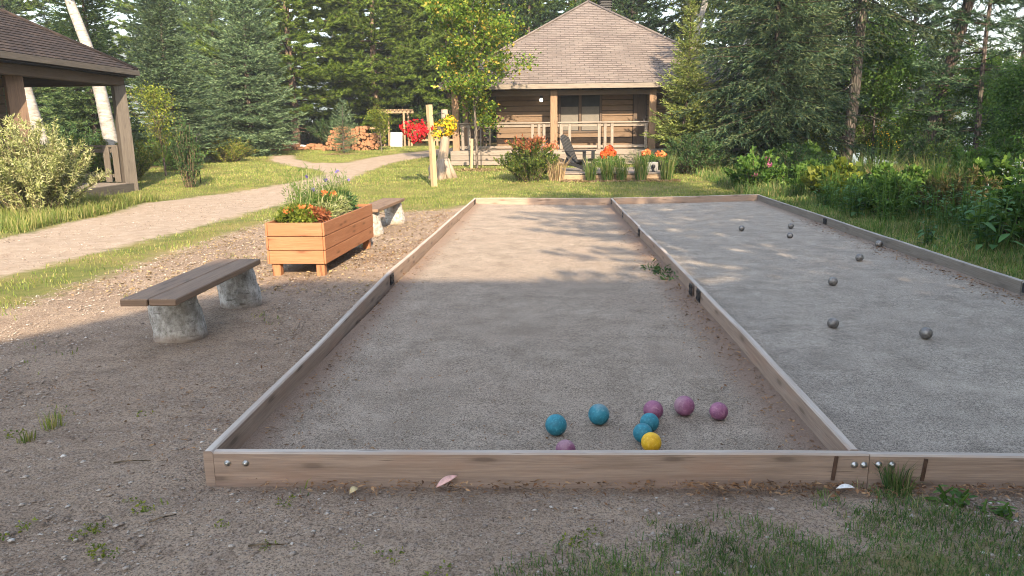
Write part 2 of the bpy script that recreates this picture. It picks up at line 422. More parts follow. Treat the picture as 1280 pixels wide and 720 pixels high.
def m_water():
    t = NT('lake_water'); p = t.pos()
    n = t.noise(t.mapping(p, (1, .4, 1)), 1.2, 4, .6)
    t.pbr((.05, .075, .085), .12, t.bump(n, .25, .08), 0, .5)
    return t.done()
M['water'] = m_water()
def m_hill():
    t = NT('wooded_hill'); p = t.pos()
    n = t.noise(p, .06, 6, .7)
    col = t.mix(t.ramp(n, [(.35, 0.), (.65, 1.)]), (.03, .055, .03), (.075, .11, .05))
    t.pbr(col, .95, t.bump(n, 1.0, 6.0), 0, .1)
    return t.done()
M['hill'] = m_hill()

# ---------------------------------------------------------------- mesh helpers
def link(o, parent=None):
    COL.objects.link(o)
    if parent is not None:
        o.parent = parent
    return o

def tag(o, label=None, cat=None, group=None, kind=None):
    if label: o['label'] = label
    if cat: o['category'] = cat
    if group: o['group'] = group
    if kind: o['kind'] = kind
    return o

def thing(name, label, cat, loc=(0, 0, 0), rz=0.0, group=None):
    o = bpy.data.objects.new(name, None)
    o.empty_display_size = .2
    o.location = loc
    o.rotation_euler = (0, 0, rz)
    link(o)
    return tag(o, label, cat, group)

def dup(root, loc, rz=0.0, scale=1.0, label=None, group=None, tilt=None):
    c = root.copy()
    link(c)
    c.location = loc
    c.rotation_euler = (tilt[0], tilt[1], rz) if tilt else (0, 0, rz)
    c.scale = (scale,) * 3 if isinstance(scale, (int, float)) else scale
    if label: c['label'] = label
    if group: c['group'] = group
    for ch in list(root.children):
        d = ch.copy(); link(d, c)
        for g in list(ch.children):
            e = g.copy(); link(e, d)
    return c

def np_mesh(name, V, F, mat, uv=None):
    """V (n,3); F (m,k) all polygons with k corners."""
    V = np.asarray(V, dtype=np.float32); F = np.asarray(F, dtype=np.int32)
    me = bpy.data.meshes.new(name)
    me.vertices.add(len(V)); me.vertices.foreach_set('co', V.ravel())
    k = F.shape[1]
    me.loops.add(F.size); me.loops.foreach_set('vertex_index', F.ravel())
    me.polygons.add(len(F)); me.polygons.foreach_set('loop_start', np.arange(0, F.size, k, dtype=np.int32))
    me.update(calc_edges=True)
    if mat is not None:
        me.materials.append(mat)
    return me

def mesh_obj(name, me, parent=None):
    return link(bpy.data.objects.new(name, me), parent)

class MB:
    """Collects boxes, planks, tubes and lathes, then links them as one mesh object."""
    def __init__(s):
        s.v = []; s.f = []; s.uv = []; s.sm = []
    def add(s, vs, fs, uvs=None, smooth=False):
        b = len(s.v)
        s.v += [tuple(v) for v in vs]
        for i, f in enumerate(fs):
            s.f.append([b + j for j in f])
            s.uv.append(uvs[i] if uvs else [(0, 0)] * len(f))
            s.sm.append(smooth)
    def box(s, c, size, rot=None, bev=.006):
        """Chamfered box; rot is a Matrix(3x3) or a z angle."""
        hx, hy, hz = [x / 2 for x in size]
        bev = min(bev, hx * .45, hy * .45, hz * .45)
        bm = bmesh.new()
        bmesh.ops.create_cube(bm, size=1)
        for v in bm.verts:
            v.co = Vector((v.co.x * size[0], v.co.y * size[1], v.co.z * size[2]))
        if bev > 0:
            bmesh.ops.bevel(bm, geom=bm.edges[:], offset=bev, segments=1, affect='EDGES')
        m = Matrix.Rotation(rot, 3, 'Z') if isinstance(rot, (int, float)) else (rot or Matrix.Identity(3))
        L = max(range(3), key=lambda i: size[i])
        a, b2 = [i for i in range(3) if i != L]
        o1, o2 = random.random() * 40, random.random() * 40
        bm.verts.index_update()
        vs = [m @ v.co + Vector(c) for v in bm.verts]
        fs, uvs = [], []
        for f in bm.faces:
            fs.append([v.index for v in f.verts])
            if abs(f.normal[L]) > .8:
                uvs.append([(v.co[a] * .2 + o1, v.co[b2] + o2) for v in f.verts])
            else:
                uvs.append([(v.co[L] + o1, v.co[a] + v.co[b2] + o2) for v in f.verts])
        bm.free()
        s.add(vs, fs, uvs)
        return s
    def plank(s, p0, p1, thick, z0, z1, segs=14, wob=.004, bev=.007):
        """A board on edge running from p0 to p1 (xy), slightly bowed, z0 to z1."""
        p0, p1 = Vector((p0[0], p0[1], 0)), Vector((p1[0], p1[1], 0))
        d = (p1 - p0); ln = d.length; d.normalize(); n = Vector((-d.y, d.x, 0))
        t = thick / 2
        prof = [(-t, z0), (t, z0), (t, z1 - bev), (t - bev, z1), (-t + bev, z1), (-t, z1 - bev)]
        per = [0]
        for i in range(6):
            a, b = prof[i], prof[(i + 1) % 6]
            per.append(per[-1] + math.hypot(a[0] - b[0], a[1] - b[1]))
        o1, o2 = random.random() * 40, random.random() * 40
        ph = random.random() * 6
        vs, fs, uvs = [], [], []
        for i in range(segs + 1):
            u = i / segs
            w = wob * math.sin(u * 5 + ph) + wob * .5 * math.sin(u * 13 + ph * 2)
            wz = wob * .6 * math.sin(u * 7 + ph * 3)
            for (a, z) in prof:
                q = p0 + d * (ln * u) + n * (a + w)
                vs.append((q.x, q.y, z + (wz if z > z0 else 0)))
        for i in range(segs):
            for j in range(6):
                k = (j + 1) % 6
                fs.append([i * 6 + j, i * 6 + k, (i + 1) * 6 + k, (i + 1) * 6 + j][::-1])
                u0, u1 = ln * i / segs + o1, ln * (i + 1) / segs + o1
                uvs.append([(u0, per[j] + o2), (u0, per[j + 1] + o2), (u1, per[j + 1] + o2), (u1, per[j] + o2)][::-1])
        for e, rev in ((0, False), (segs * 6, True)):
            f = [e + j for j in range(6)]
            fs.append(f[::-1] if rev else f)
            uvs.append([(prof[j][0] * .3 + o1, prof[j][1] + o2) for j in range(6)])
            if rev: uvs[-1] = uvs[-1][::-1]
        s.add(vs, fs, uvs)
        return s
    def tube(s, pts, rad, k=6, cap=True, smooth=True, lump=0.0):
        pts = [Vector(p) for p in pts]
        n = len(pts)
        rad = [rad] * n if isinstance(rad, (int, float)) else rad
        vs, fs, uvs = [], [], []
        up = Vector((0, 0, 1)); ref = None; ln = 0; lens = []
        for i, p in enumerate(pts):
            d = (pts[min(i + 1, n - 1)] - pts[max(i - 1, 0)]).normalized()
            if ref is None:
                ref = (Vector((1, 0, 0)) if abs(d.x) < .8 else Vector((0, 1, 0)))
            a = (ref - d * ref.dot(d)).normalized(); b = d.cross(a); ref = a
            if i: ln += (p - pts[i - 1]).length
            lens.append(ln)
            for j in range(k):
                t = 2 * math.pi * j / k
                r = rad[i] * (1 + (random.uniform(-lump, lump) if lump else 0))
                vs.append(p + (a * math.cos(t) + b * math.sin(t)) * r)
        for i in range(n - 1):
            for j in range(k):
                q = (j + 1) % k
                fs.append([i * k + j, i * k + q, (i + 1) * k + q, (i + 1) * k + j])
                c = 2 * math.pi * max(rad[0], .01)
                uvs.append([(lens[i], c * j / k), (lens[i], c * (j + 1) / k), (lens[i + 1], c * (j + 1) / k), (lens[i + 1], c * j / k)])
        if cap:
            fs.append(list(range(k))[::-1]); uvs.append([(0, 0)] * k)
            fs.append([(n - 1) * k + j for j in range(k)]); uvs.append([(0, 0)] * k)
        s.add(vs, fs, uvs, smooth)
        return s
    def lathe(s, prof, c=(0, 0, 0), k=20, smooth=True):
        vs, fs, uvs = [], [], []
        for (r, z) in prof:
            for j in range(k):
                t = 2 * math.pi * j / k
                vs.append((c[0] + r * math.cos(t), c[1] + r * math.sin(t), c[2] + z))
        for i in range(len(prof) - 1):
            for j in range(k):
                q = (j + 1) % k
                fs.append([i * k + j, i * k + q, (i + 1) * k + q, (i + 1) * k + j])
                uvs.append([(0, 0)] * 4)
        fs.append(list(range(k))[::-1]); uvs.append([(0, 0)] * k)
        fs.append([(len(prof) - 1) * k + j for j in range(k)]); uvs.append([(0, 0)] * k)
        s.add(vs, fs, uvs, smooth)
        return s
    def build(s, name, mat, parent=None):
        me = bpy.data.meshes.new(name)
        me.from_pydata(s.v, [], s.f)
        uvl = me.uv_layers.new(name='UVMap')
        flat = [c for f in s.uv for p in f for c in p]
        uvl.data.foreach_set('uv', flat)
        me.polygons.foreach_set('use_smooth', s.sm)
        me.materials.append(mat)
        me.update()
        return mesh_obj(name, me, parent)

def unit(a):
    return a / np.maximum(np.linalg.norm(a, axis=-1, keepdims=True), 1e-9)

def leaf_arrays(P, D, L, W, N=None, kind='tri', r=None):
    """Leaf faces at P pointing along D. Returns V, F."""
    r = r or rng
    n = len(P)
    D = unit(D)
    if N is None:
        N = r.normal(size=(n, 3))
    S = unit(np.cross(D, N))
    L = np.broadcast_to(np.asarray(L, float).reshape(-1, 1), (n, 1)); W = np.broadcast_to(np.asarray(W, float).reshape(-1, 1), (n, 1))
    if kind == 'tri':
        V = np.stack([P - S * W / 2, P + S * W / 2, P + D * L], 1).reshape(-1, 3)
        return V, np.arange(3 * n).reshape(n, 3)
    up = unit(np.cross(S, D))
    V = np.stack([P, P + D * L * .45 + S * W / 2 + up * W * .18, P + D * L - up * L * .12, P + D * L * .45 - S * W / 2 + up * W * .18], 1).reshape(-1, 3)
    return V, np.arange(4 * n).reshape(n, 4)

def leaf_mesh(name, mat, P, D, L, W, N=None, kind='tri', parent=None):
    V, F = leaf_arrays(np.asarray(P), np.asarray(D), L, W, N, kind)
    return mesh_obj(name, np_mesh(name, V, F, mat), parent)

# ---------------------------------------------------------------- plants
def conifer(root, seed, H, Rad, clear=.3, dz=.28, nb=7, shape=.85, el=(-.25, .55), droop=.25, tip=.25, twl=.34, nn=7, NL=.11, NW=.028,
            spread=.6, ns=9, mat=None, bark=None, trunk_r=None, lean=(0, 0), tuft=False, rag=.25, hang=0.0, base_r=.35, top_r=0.03, snags=0, vj=.14):
    r = np.random.default_rng(seed); rd = random.Random(seed)
    tr = trunk_r or (H * .011 + .04)
    def axis(z):
        t = z / H
        return np.array([lean[0] * t + .05 * math.sin(z * .9 + seed), lean[1] * t + .05 * math.cos(z * .7 + seed), z])
    tb = MB(); bb = MB()
    zs = np.linspace(-.15, H, 16)
    tb.tube([axis(z) for z in zs], [tr * (1.25 if i == 0 else 1) * (1 - .93 * max(z, 0) / H) for i, z in enumerate(zs)], 10, lump=.06)
    for i in range(snags):
        z = rd.uniform(.8, clear + 1.5); a = rd.uniform(0, 6.28); ln = rd.uniform(.4, 1.6)
        p = axis(z); d = np.array([math.cos(a), math.sin(a), rd.uniform(-.3, .15)])
        tb.tube([p, p + d * ln * .5, p + d * ln + np.array([0, 0, -.1 * ln])], [.022, .014, .005], 4)
    SP, SD, SL, SS = [], [], [], []
    z = clear
    while z < H - .08:
        t = (z - clear) / (H - clear)
        rr = Rad * max((1 - t) ** shape, 0) * (base_r + (1 - base_r) * min(1, t / .12)) + top_r
        n_ = max(3, int(round(nb * (.55 + .45 * (1 - t)))))
        a0 = r.uniform(0, 6.28)
        for b in range(n_):
            a = a0 + 6.283 * b / n_ + r.uniform(-.3, .3)
            ln = rr * r.uniform(1 - rag, 1 + rag * .6)
            if ln < .05: continue
            e = el[0] + (el[1] - el[0]) * t + r.uniform(-.1, .1)
            h = np.array([math.cos(a), math.sin(a), 0.]); sd = np.array([-h[1], h[0], 0.])
            k = max(3, int(ns * (.4 + .6 * ln / Rad)))
            s = np.linspace(.10, 1.0, k) + r.uniform(-.03, .03, k)
            zz = np.tan(e) * s - droop * s ** 1.6 + tip * s ** 3
            base = axis(z + r.uniform(-.5, .5) * dz)
            P = base + h * (s * ln)[:, None] + np.array([0, 0, 1.]) * (zz * ln)[:, None] + sd * (r.normal(0, .03, k) * ln)[:, None]
            if ln > .25:
                bb.tube([base, P[k // 2], P[-1]], [max(.005, ln * .012), max(.004, ln * .007), .003], 3, cap=False)
            bd = unit(np.gradient(P, axis=0))
            for side in (-1, 1):
                tw = ln * twl * (1.05 - .8 * s) * r.uniform(.6, 1.25, k) + .05
                ang = r.uniform(.6, 1.05, k)
                dv = bd * np.cos(ang)[:, None] + sd * (side * np.sin(ang))[:, None] + np.array([0, 0, 1.]) * (r.normal(.02 if not hang else -hang, vj, k))[:, None]
                SP.append(P); SD.append(unit(dv)); SL.append(tw); SS.append(s)
            SP.append(P[-1:]); SD.append(bd[-1:]); SL.append(np.array([.12 * ln + .06])); SS.append(s[-1:])
            # needles along the bough itself
            SP.append(P[:-1]); SD.append(unit(P[1:] - P[:-1])); SL.append(np.linalg.norm(P[1:] - P[:-1], axis=1)); SS.append(s[:-1])
        z += dz * r.uniform(.7, 1.3)
    SP, SD, SL = np.concatenate(SP), np.concatenate(SD), np.concatenate(SL)
    # leader
    top = axis(H - .3)
    SP = np.concatenate([SP, [top]]); SD = np.concatenate([SD, [[0, 0, 1.]]]); SL = np.concatenate([SL, [.35]])
    cnt = np.maximum(2, (SL / .34 * nn).astype(int))
    if tuft:
        cnt = np.maximum(nn, cnt)
    idx = np.repeat(np.arange(len(SP)), cnt)
    u = r.uniform(0, 1, len(idx)) if not tuft else r.uniform(.35, 1, len(idx)) ** .8
    D = SD[idx]
    P = SP[idx] + D * (u * SL[idx])[:, None]
    if hang:
        P[:, 2] -= hang * .35 * (u ** 2) * SL[idx]
    rnd = r.normal(size=(len(idx), 3))
    rnd -= D * (rnd * D).sum(1, keepdims=True)
    ND = unit(D + unit(rnd) * spread * r.uniform(.4, 1.2, (len(idx), 1)) + np.array([0, 0, .25 if tuft else .05]))
    Ls = NL * r.uniform(.6, 1.3, len(idx))
    V, F = leaf_arrays(P, ND, Ls, NW * r.uniform(.7, 1.3, len(idx)), None, 'tri', r)
    tb.build('trunk', bark or M['bark_dark'], root)
    bb.build('boughs', M['bough'], root)
    mesh_obj('crown', np_mesh('crown', V, F, mat), root)
    return root

def broadleaf(root, seed, H, Rad, base=1.2, limbs=12, depth=3, leaf=.08, leafw=.05, per=14, mat=None, bark=None, trunk_r=None, lean=(0, 0), up=.7,
              clus=.16, narrow=1.0, sway=.12, kink=0.0):
    r = np.random.default_rng(seed); rd = random.Random(seed)
    tr = trunk_r or H * .014 + .015
    tb = MB()
    def axis(z):
        t = max(z, 0) / H
        return Vector((lean[0] * t + kink * math.sin(t * 5) + sway * .3 * math.sin(z * 1.3 + seed), lean[1] * t + sway * .3 * math.cos(z * 1.1 + seed), z))
    zs = np.linspace(-.15, H * .93, 14)
    tb.tube([axis(z) for z in zs], [tr * (1.2 if i == 0 else 1) * (1 - .88 * max(z, 0) / H) for i, z in enumerate(zs)], 10, lump=.05)
    ends = []
    def grow(p, d, ln, rad, lev):
        n = 4
        pts = [p]
        q = p.copy(); dd = d.copy()
        for i in range(n):
            dd = (dd + Vector((rd.gauss(0, .16), rd.gauss(0, .16), rd.gauss(.05, .12)))).normalized()
            q = q + dd * (ln / n)
            pts.append(q.copy())
            if lev >= depth - 1 or i >= 2:
                ends.append((q.copy(), dd.copy(), ln))
        tb.tube(pts, [max(.003, rad * (1 - .75 * i / n)) for i in range(n + 1)], 4 if lev else 5, cap=False)
        if lev < depth:
            for i in range(rd.randint(2, 4)):
                k = rd.randint(1, n)
                nd = (dd + Vector((rd.gauss(0, .6), rd.gauss(0, .6), rd.gauss(.1, .4)))).normalized()
                grow(pts[k], nd, ln * rd.uniform(.45, .7), rad * .5, lev + 1)
    for i in range(limbs):
        t = (i + rd.random()) / limbs
        z = base + (H * .95 - base) * t
        a = i * 2.4 + rd.uniform(-.5, .5)
        w = math.sin(math.pi * min(1, .18 + .78 * t)) ** .8
        ln = Rad * w * rd.uniform(.75, 1.15) * narrow
        e = up + rd.uniform(-.25, .25)
        d = Vector((math.cos(a) * math.cos(e), math.sin(a) * math.cos(e), math.sin(e)))
        grow(axis(z), d, ln * .75, tr * .42 * (1 - .6 * t), 1)
    ends.append((axis(H * .97), Vector((0, 0, 1)), .4))
    E = np.array([list(e[0]) for e in ends]); ED = np.array([list(e[1]) for e in ends])
    idx = np.repeat(np.arange(len(E)), per)
    P = E[idx] + r.normal(0, clus, (len(idx), 3)) * np.array([1, 1, .8])
    D = unit(ED[idx] * .5 + r.normal(size=(len(idx), 3)) * .8 + np.array([0, 0, -.35]))
    N = unit(r.normal(size=(len(idx), 3)) * .6 + np.array([0, 0, 1.]))
    s = r.uniform(.65, 1.3, len(idx))
    V, F = leaf_arrays(P, D, leaf * s, leafw * s, N, 'quad', r)
    tb.build('trunk', bark or M['bark_grey'], root)
    mesh_obj('crown', np_mesh('crown', V, F, mat), root)
    return root

def shrub(root, seed, H, Rad, stems=40, leaf=.06, leafw=.022, per=40, mat=None, bark=None, arch=.35, sub=3, tips=None, tip_n=0, up=.4, part='foliage',
          tipl=.09, low=.12):
    r = np.random.default_rng(seed); rd = random.Random(seed)
    tb = MB(); P, D = [], []
    TP, TD = [], []
    for i in range(stems):
        a = rd.uniform(0, 6.283); q = math.sqrt(rd.random())
        reach = Rad * q * rd.uniform(.8, 1.15)
        h = H * (1 - .55 * q ** 2) * rd.uniform(.75, 1.1)
        b = np.array([math.cos(a) * reach * .25, math.sin(a) * reach * .25, -.03])
        e = np.array([math.cos(a) * reach, math.sin(a) * reach, h])
        m = (b + e) / 2 + np.array([0, 0, arch * h * .5])
        t = np.linspace(0, 1, 7)[:, None]
        c = (1 - t) ** 2 * b + 2 * t * (1 - t) * m + t ** 2 * e
        tb.tube(c[::2], [.012, .008, .005, .003], 4, cap=False)
        segs = [(c, 1.0)]
        for k in range(sub):
            j = rd.randint(2, 5)
            d = unit(c[j + 1] - c[j]) + np.array([rd.gauss(0, .5), rd.gauss(0, .5), rd.gauss(up, .3)])
            ln = rd.uniform(.18, .42) * max(H, Rad) * .6
            w = c[j] + unit(d) * np.linspace(0, ln, 4)[:, None]
            tb.tube(w[::3], [.004, .002], 3, cap=False)
            segs.append((w, .5))
        for w, f in segs:
            n = max(3, int(per * f))
            u = r.uniform(low if f == 1.0 else .1, 1, n) * (len(w) - 1)
            i0 = np.minimum(u.astype(int), len(w) - 2); fr = (u - i0)[:, None]
            pp = w[i0] * (1 - fr) + w[i0 + 1] * fr
            dd = unit(w[i0 + 1] - w[i0])
            P.append(pp + r.normal(0, .012, (n, 3))); D.append(unit(dd * .6 + r.normal(size=(n, 3)) * .7 + np.array([0, 0, .15])))
            TP.append(w[-1]); TD.append(dd[-1])
    P, D = np.concatenate(P), np.concatenate(D)
    s = r.uniform(.6, 1.3, len(P))
    tb.build('stems' if False else 'branch_frame', bark or M['stem'], root)
    leaf_mesh(part, mat, P, D, leaf * s, leafw * s, None, 'quad', root)
    if tips is not None:
        TP, TD = np.array(TP), np.array(TD)
        k = r.permutation(len(TP)); k = k[np.argsort(-TP[k][:, 2])][:tip_n]
        ix = np.repeat(k, 12)
        leaf_mesh('red_leaf' if tips is M['tip_red'] else 'blossom', tips, TP[ix] + r.normal(0, .045, (len(ix), 3)), TD[ix] + r.normal(size=(len(ix), 3)) * .5, tipl * r.uniform(.6, 1.2, len(ix)), tipl * .35, None, 'quad', root)
    return root

def weed(root, seed, H, stems, spread, leaf, leafw, mat, per=9, bloom=None, bloom_r=.05, droop=.2, bloomn=40):
    """Upright stalks with big leaves in turn, some topped by a bloom."""
    r = np.random.default_rng(seed); rd = random.Random(seed)
    tb = MB(); P, D, N, S = [], [], [], []; BP = []
    for i in range(stems):
        a = rd.uniform(0, 6.283); q = spread * math.sqrt(rd.random())
        b = np.array([math.cos(a) * q * .6, math.sin(a) * q * .6, -.02]); h = H * rd.uniform(.65, 1.05)
        e = np.array([math.cos(a) * q * 1.1, math.sin(a) * q * 1.1, h])
        tb.tube([b, (b + e) / 2 + np.array([rd.gauss(0, .02), rd.gauss(0, .02), 0]), e], [.009, .007, .004], 5, cap=False)
        for k in range(per):
            t = .15 + .85 * (k + rd.random()) / per
            an = k * 2.4 + rd.uniform(-.4, .4) + a
            P.append(b + (e - b) * t); D.append([math.cos(an), math.sin(an), rd.uniform(-droop, .7)])
            N.append([0, 0, 1.]); S.append((1.15 - .6 * t) * rd.uniform(.7, 1.2))
        BP.append(e)
    S = np.array(S)
    P, D = np.array(P), unit(np.array(D))
    # a leaf of two bent quads
    up = np.array([0, 0, 1.]); Sd = unit(np.cross(D, up)); L = (leaf * S)[:, None]; W = (leafw * S)[:, None]
    a = P; m1 = P + D * L * .35; m2 = P + D * L * .72 - up * L * .08; tp = P + D * L - up * L * .25
    V = np.stack([a, m1 + Sd * W / 2 + up * W * .1, m2 + Sd * W * .36, tp, m2 - Sd * W * .36, m1 - Sd * W / 2 + up * W * .1], 1).reshape(-1, 3)
    F = np.arange(len(V)).reshape(-1, 6)
    tb.build('stalk', M['leaf_green'], root)
    mesh_obj('foliage', np_mesh('foliage', V, F, mat), root)
    if bloom is not None:
        BP = np.array(BP); ix = np.repeat(np.arange(len(BP)), bloomn)
        leaf_mesh('blossom', bloom, BP[ix] + r.normal(0, bloom_r, (len(ix), 3)), r.normal(size=(len(ix), 3)), .028, .02, None, 'quad', root)
    return root

def blooms(parent, mat, C, rad, n, size=.03, name='blossom', flat=.7):
    """Flower heads: petal rosettes spread over the surface of lumpy clumps."""
    C = np.asarray(C, float).reshape(-1, 3); rad = np.broadcast_to(np.asarray(rad, float), (len(C),))
    idx = rng.integers(0, len(C), n)
    d = unit(rng.normal(size=(n, 3)) * np.array([1, 1, flat]))
    P0 = C[idx] + d * (rad[idx] * rng.uniform(.55, 1.05, n))[:, None]
    P, D, N = [], [], []
    for k in range(5):
        t = unit(np.cross(d, rng.normal(size=(n, 3))))
        P.append(P0); D.append(unit(t + d * .45)); N.append(d)
    s = np.tile(rng.uniform(.7, 1.25, n), 5) * size
    return leaf_mesh(name, mat, np.concatenate(P), np.concatenate(D), s, s * .8, np.concatenate(N), 'quad', parent)

def clump_leaves(parent, mat, C, rad, n, L=.05, W=.025, name='foliage', flat=.8):
    C = np.asarray(C, float).reshape(-1, 3); rad = np.broadcast_to(np.asarray(rad, float), (len(C),))
    idx = rng.integers(0, len(C), n)
    d = unit(rng.normal(size=(n, 3)) * np.array([1, 1, flat]))
    P = C[idx] + d * (rad[idx] * rng.uniform(.2, 1.0, n) ** .6)[:, None]
    s = rng.uniform(.6, 1.3, n)
    return leaf_mesh(name, mat, P, unit(d + rng.normal(size=(n, 3)) * .7), L * s, W * s, None, 'quad', parent)

def tuft_arrays(cx, cy, cz, n, H, spread, W, lean=.35, r=None):
    r = r or rng
    a = r.uniform(0, 6.283, n); q = np.sqrt(r.uniform(0, 1, n)) * spread
    P = np.stack([cx + np.cos(a) * q, cy + np.sin(a) * q, np.full(n, cz)], 1)
    a2 = a + r.normal(0, .8, n); ln = r.uniform(.05, 1, n) * lean
    h = H * r.uniform(.5, 1.1, n)
    m = P + np.stack([np.cos(a2) * ln * h * .35, np.sin(a2) * ln * h * .35, h * .6], 1)
    t = P + np.stack([np.cos(a2) * ln * h, np.sin(a2) * ln * h, h * (1 - .25 * ln)], 1)
    S = np.stack([-np.sin(a2), np.cos(a2), np.zeros(n)], 1) * (W / 2)
    th = r.uniform(0, 3.14, n)
    S = S * np.cos(th)[:, None] + np.stack([np.cos(a2), np.sin(a2), np.zeros(n)], 1) * (W / 2 * np.sin(th))[:, None]
    V = np.stack([P - S, P + S, m + S * .7, m - S * .7, t], 1).reshape(-1, 3)
    b = np.arange(n)[:, None] * 5
    F = np.concatenate([b + np.array([[0, 1, 2]]), b + np.array([[0, 2, 3]]), b + np.array([[3, 2, 4]])], 0)
    return V, F

def grass_tuft(name, label, cat, x, y, z, n, H, spread, W, mat, lean=.5, group=None):
    V, F = tuft_arrays(0, 0, -.01, n, H, spread, W, lean)
    o = mesh_obj(name, np_mesh(name, V, F, mat))
    o.location = (x, y, z)
    return tag(o, label, cat, group)

# ---------------------------------------------------------------- ground
def sstep(a, b, x):
    t = np.clip((x - a) / (b - a), 0, 1)
    return t * t * (3 - 2 * t)

def terrain(x, y):
    x = np.asarray(x, float); y = np.asarray(y, float)
    rise = .03 * np.clip(np.minimum(y, 60) - 18, 0, None) * (1 - sstep(5, 10, x))
    return rise - 2.6 * sstep(10.5, 24, x)

def gz(x, y):
    return float(terrain(x, y))

def poly_sd(px, py, poly):
    """Signed distance to a polygon, positive inside."""
    poly = np.asarray(poly, float)
    d = np.full(px.shape, 1e9); ins = np.zeros(px.shape, bool)
    for i in range(len(poly)):
        ax, ay = poly[i]; bx, by = poly[(i + 1) % len(poly)]
        ex, ey = bx - ax, by - ay
        t = np.clip(((px - ax) * ex + (py - ay) * ey) / (ex * ex + ey * ey), 0, 1)
        d = np.minimum(d, np.hypot(px - ax - ex * t, py - ay - ey * t))
        c = ((ay > py) != (by > py))
        with np.errstate(divide='ignore', invalid='ignore'):
            xi = ax + (py - ay) * ex / (ey if ey else 1e-12)
        ins ^= c & (px < xi)
    return np.where(ins, d, -d)

SOIL = [(-4.7, 4.5), (-4.68, 6.5), (-4.7, 8.8), (-4.75, 11), (-4.5, 12.7), (-3.7, 13.9), (-2.8, 13.7), (-1.95, 14.0), (-1.5, 15.1), (4.36, 15.35),
        (4.3, 2.6), (1.84, 2.70), (1.56, 2.87), (1.43, 2.97), (1.18, 2.87), (.98, 2.68), (.45, 2.59), (.05, 2.47), (-.3, 2.25), (-.6, 1.5), (-1, -6), (-4.6, -8), (-4.8, 2)]
PATH = [(-6.6, -8), (-6.2, 2), (-5.85, 7), (-5.6, 10.5), (-5.55, 13), (-5.5, 16.4), (-5.6, 19.9), (-5.85, 24.2), (-5.75, 28.8), (-4.9, 31.5), (-3.9, 34.5), (-3.0, 37),
        (-4.6, 38.6), (-6.1, 35.0), (-7.2, 31.3), (-7.5, 28.2), (-8.9, 28.4), (-10.3, 30.6), (-11.3, 33.5), (-12.2, 33.0), (-10.9, 29.6), (-9.1, 26.9), (-7.7, 25.2), (-6.95, 23.6),
        (-6.95, 21.8), (-7.5, 19.3), (-8.2, 17.4), (-8.7, 15.9), (-8.2, 13.9), (-8.1, 11.9), (-7.9, 10.2), (-8.2, 5), (-8.8, -8)]

def axis_pts(parts):
    out = []
    for a, b, s in parts:
        out += list(np.arange(a, b, s))
    return np.array(sorted(set(np.round(out, 3))))

def build_ground():
    xs = axis_pts([(-700, -60, 40), (-60, -14, 1.2), (-14, -9, .3), (-9, 5, .12), (5, 12, .4), (12, 60, 1.5), (60, 701, 40)])
    ys = axis_pts([(-300, -20, 20), (-20, 1.5, .8), (1.5, 17, .12), (17, 36, .25), (36, 70, .8), (70, 1001, 40)])
    X, Y = np.meshgrid(xs, ys)
    Z = terrain(X, Y)
    near = (X > -14) & (X < 12) & (Y < 36)
    bumpy = .012 * np.sin(X * 2.3 + 1.1 * np.sin(Y * 1.7)) * np.cos(Y * 1.9 + X * .7) + .006 * np.sin(X * 7.1 + Y * 3.3) * np.cos(Y * 6.2)
    in_court = poly_sd(X, Y, [(-1.6, 2.8), (4.5, 2.8), (4.5, 15.6), (-1.6, 15.6)])
    Z = Z + np.where(near, bumpy, 0) * sstep(0.0, .6, -in_court) - .03 * sstep(0.02, .12, in_court)
    # earth drifted up against the front board
    nx, ny = len(xs), len(ys)
    V = np.stack([X.ravel(), Y.ravel(), Z.ravel()], 1)
    i = np.arange(nx * ny).reshape(ny, nx)
    F = np.stack([i[:-1, :-1], i[:-1, 1:], i[1:, 1:], i[1:, :-1]], -1).reshape(-1, 4)
    sdS = poly_sd(X, Y, SOIL); sdP = poly_sd(X, Y, PATH)
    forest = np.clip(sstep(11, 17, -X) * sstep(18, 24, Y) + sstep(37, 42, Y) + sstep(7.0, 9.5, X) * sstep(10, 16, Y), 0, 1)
    sdS = sdS + .42 * (1 - sstep(2.9, 3.3, Y)) * (X > -2)
    att = np.stack([.5 - .5 * np.clip(sdS / 1.0, -1, 1), .5 + .5 * np.clip(sdP / 1.0, -1, 1), forest, np.ones_like(X)], -1).reshape(-1, 4).astype(np.float32)
    aP = (att[:, 1] > .5)[F].mean(1) > .5
    aG = ((att[:, 0] > .5)[F].mean(1) > .5) & ~aP
    for nm, sel in (('bare_earth', ~aP & ~aG), ('path', aP), ('lawn', aG)):
        f = F[sel]
        u, inv = np.unique(f, return_inverse=True)
        me = np_mesh(nm, V[u], inv.reshape(-1, 4), M['ground'])
        ca = me.color_attributes.new('zones', 'FLOAT_COLOR', 'POINT')
        ca.data.foreach_set('color', att[u].ravel())
        me.polygons.foreach_set('use_smooth', np.ones(len(f), bool))
        tag(mesh_obj(nm, me), kind='structure')
build_ground()

# court corners
LN, LM, LF = (-1.455, 2.985), (-1.52, 7.14), (-1.425, 15.05)
MN, MM, MF = (1.315, 3.01), (1.335, 6.40), (1.305, 14.82)
RN, RM, RM2, RF = (4.17, 3.02), (4.18, 6.57), (4.21, 9.28), (4.32, 15.38)

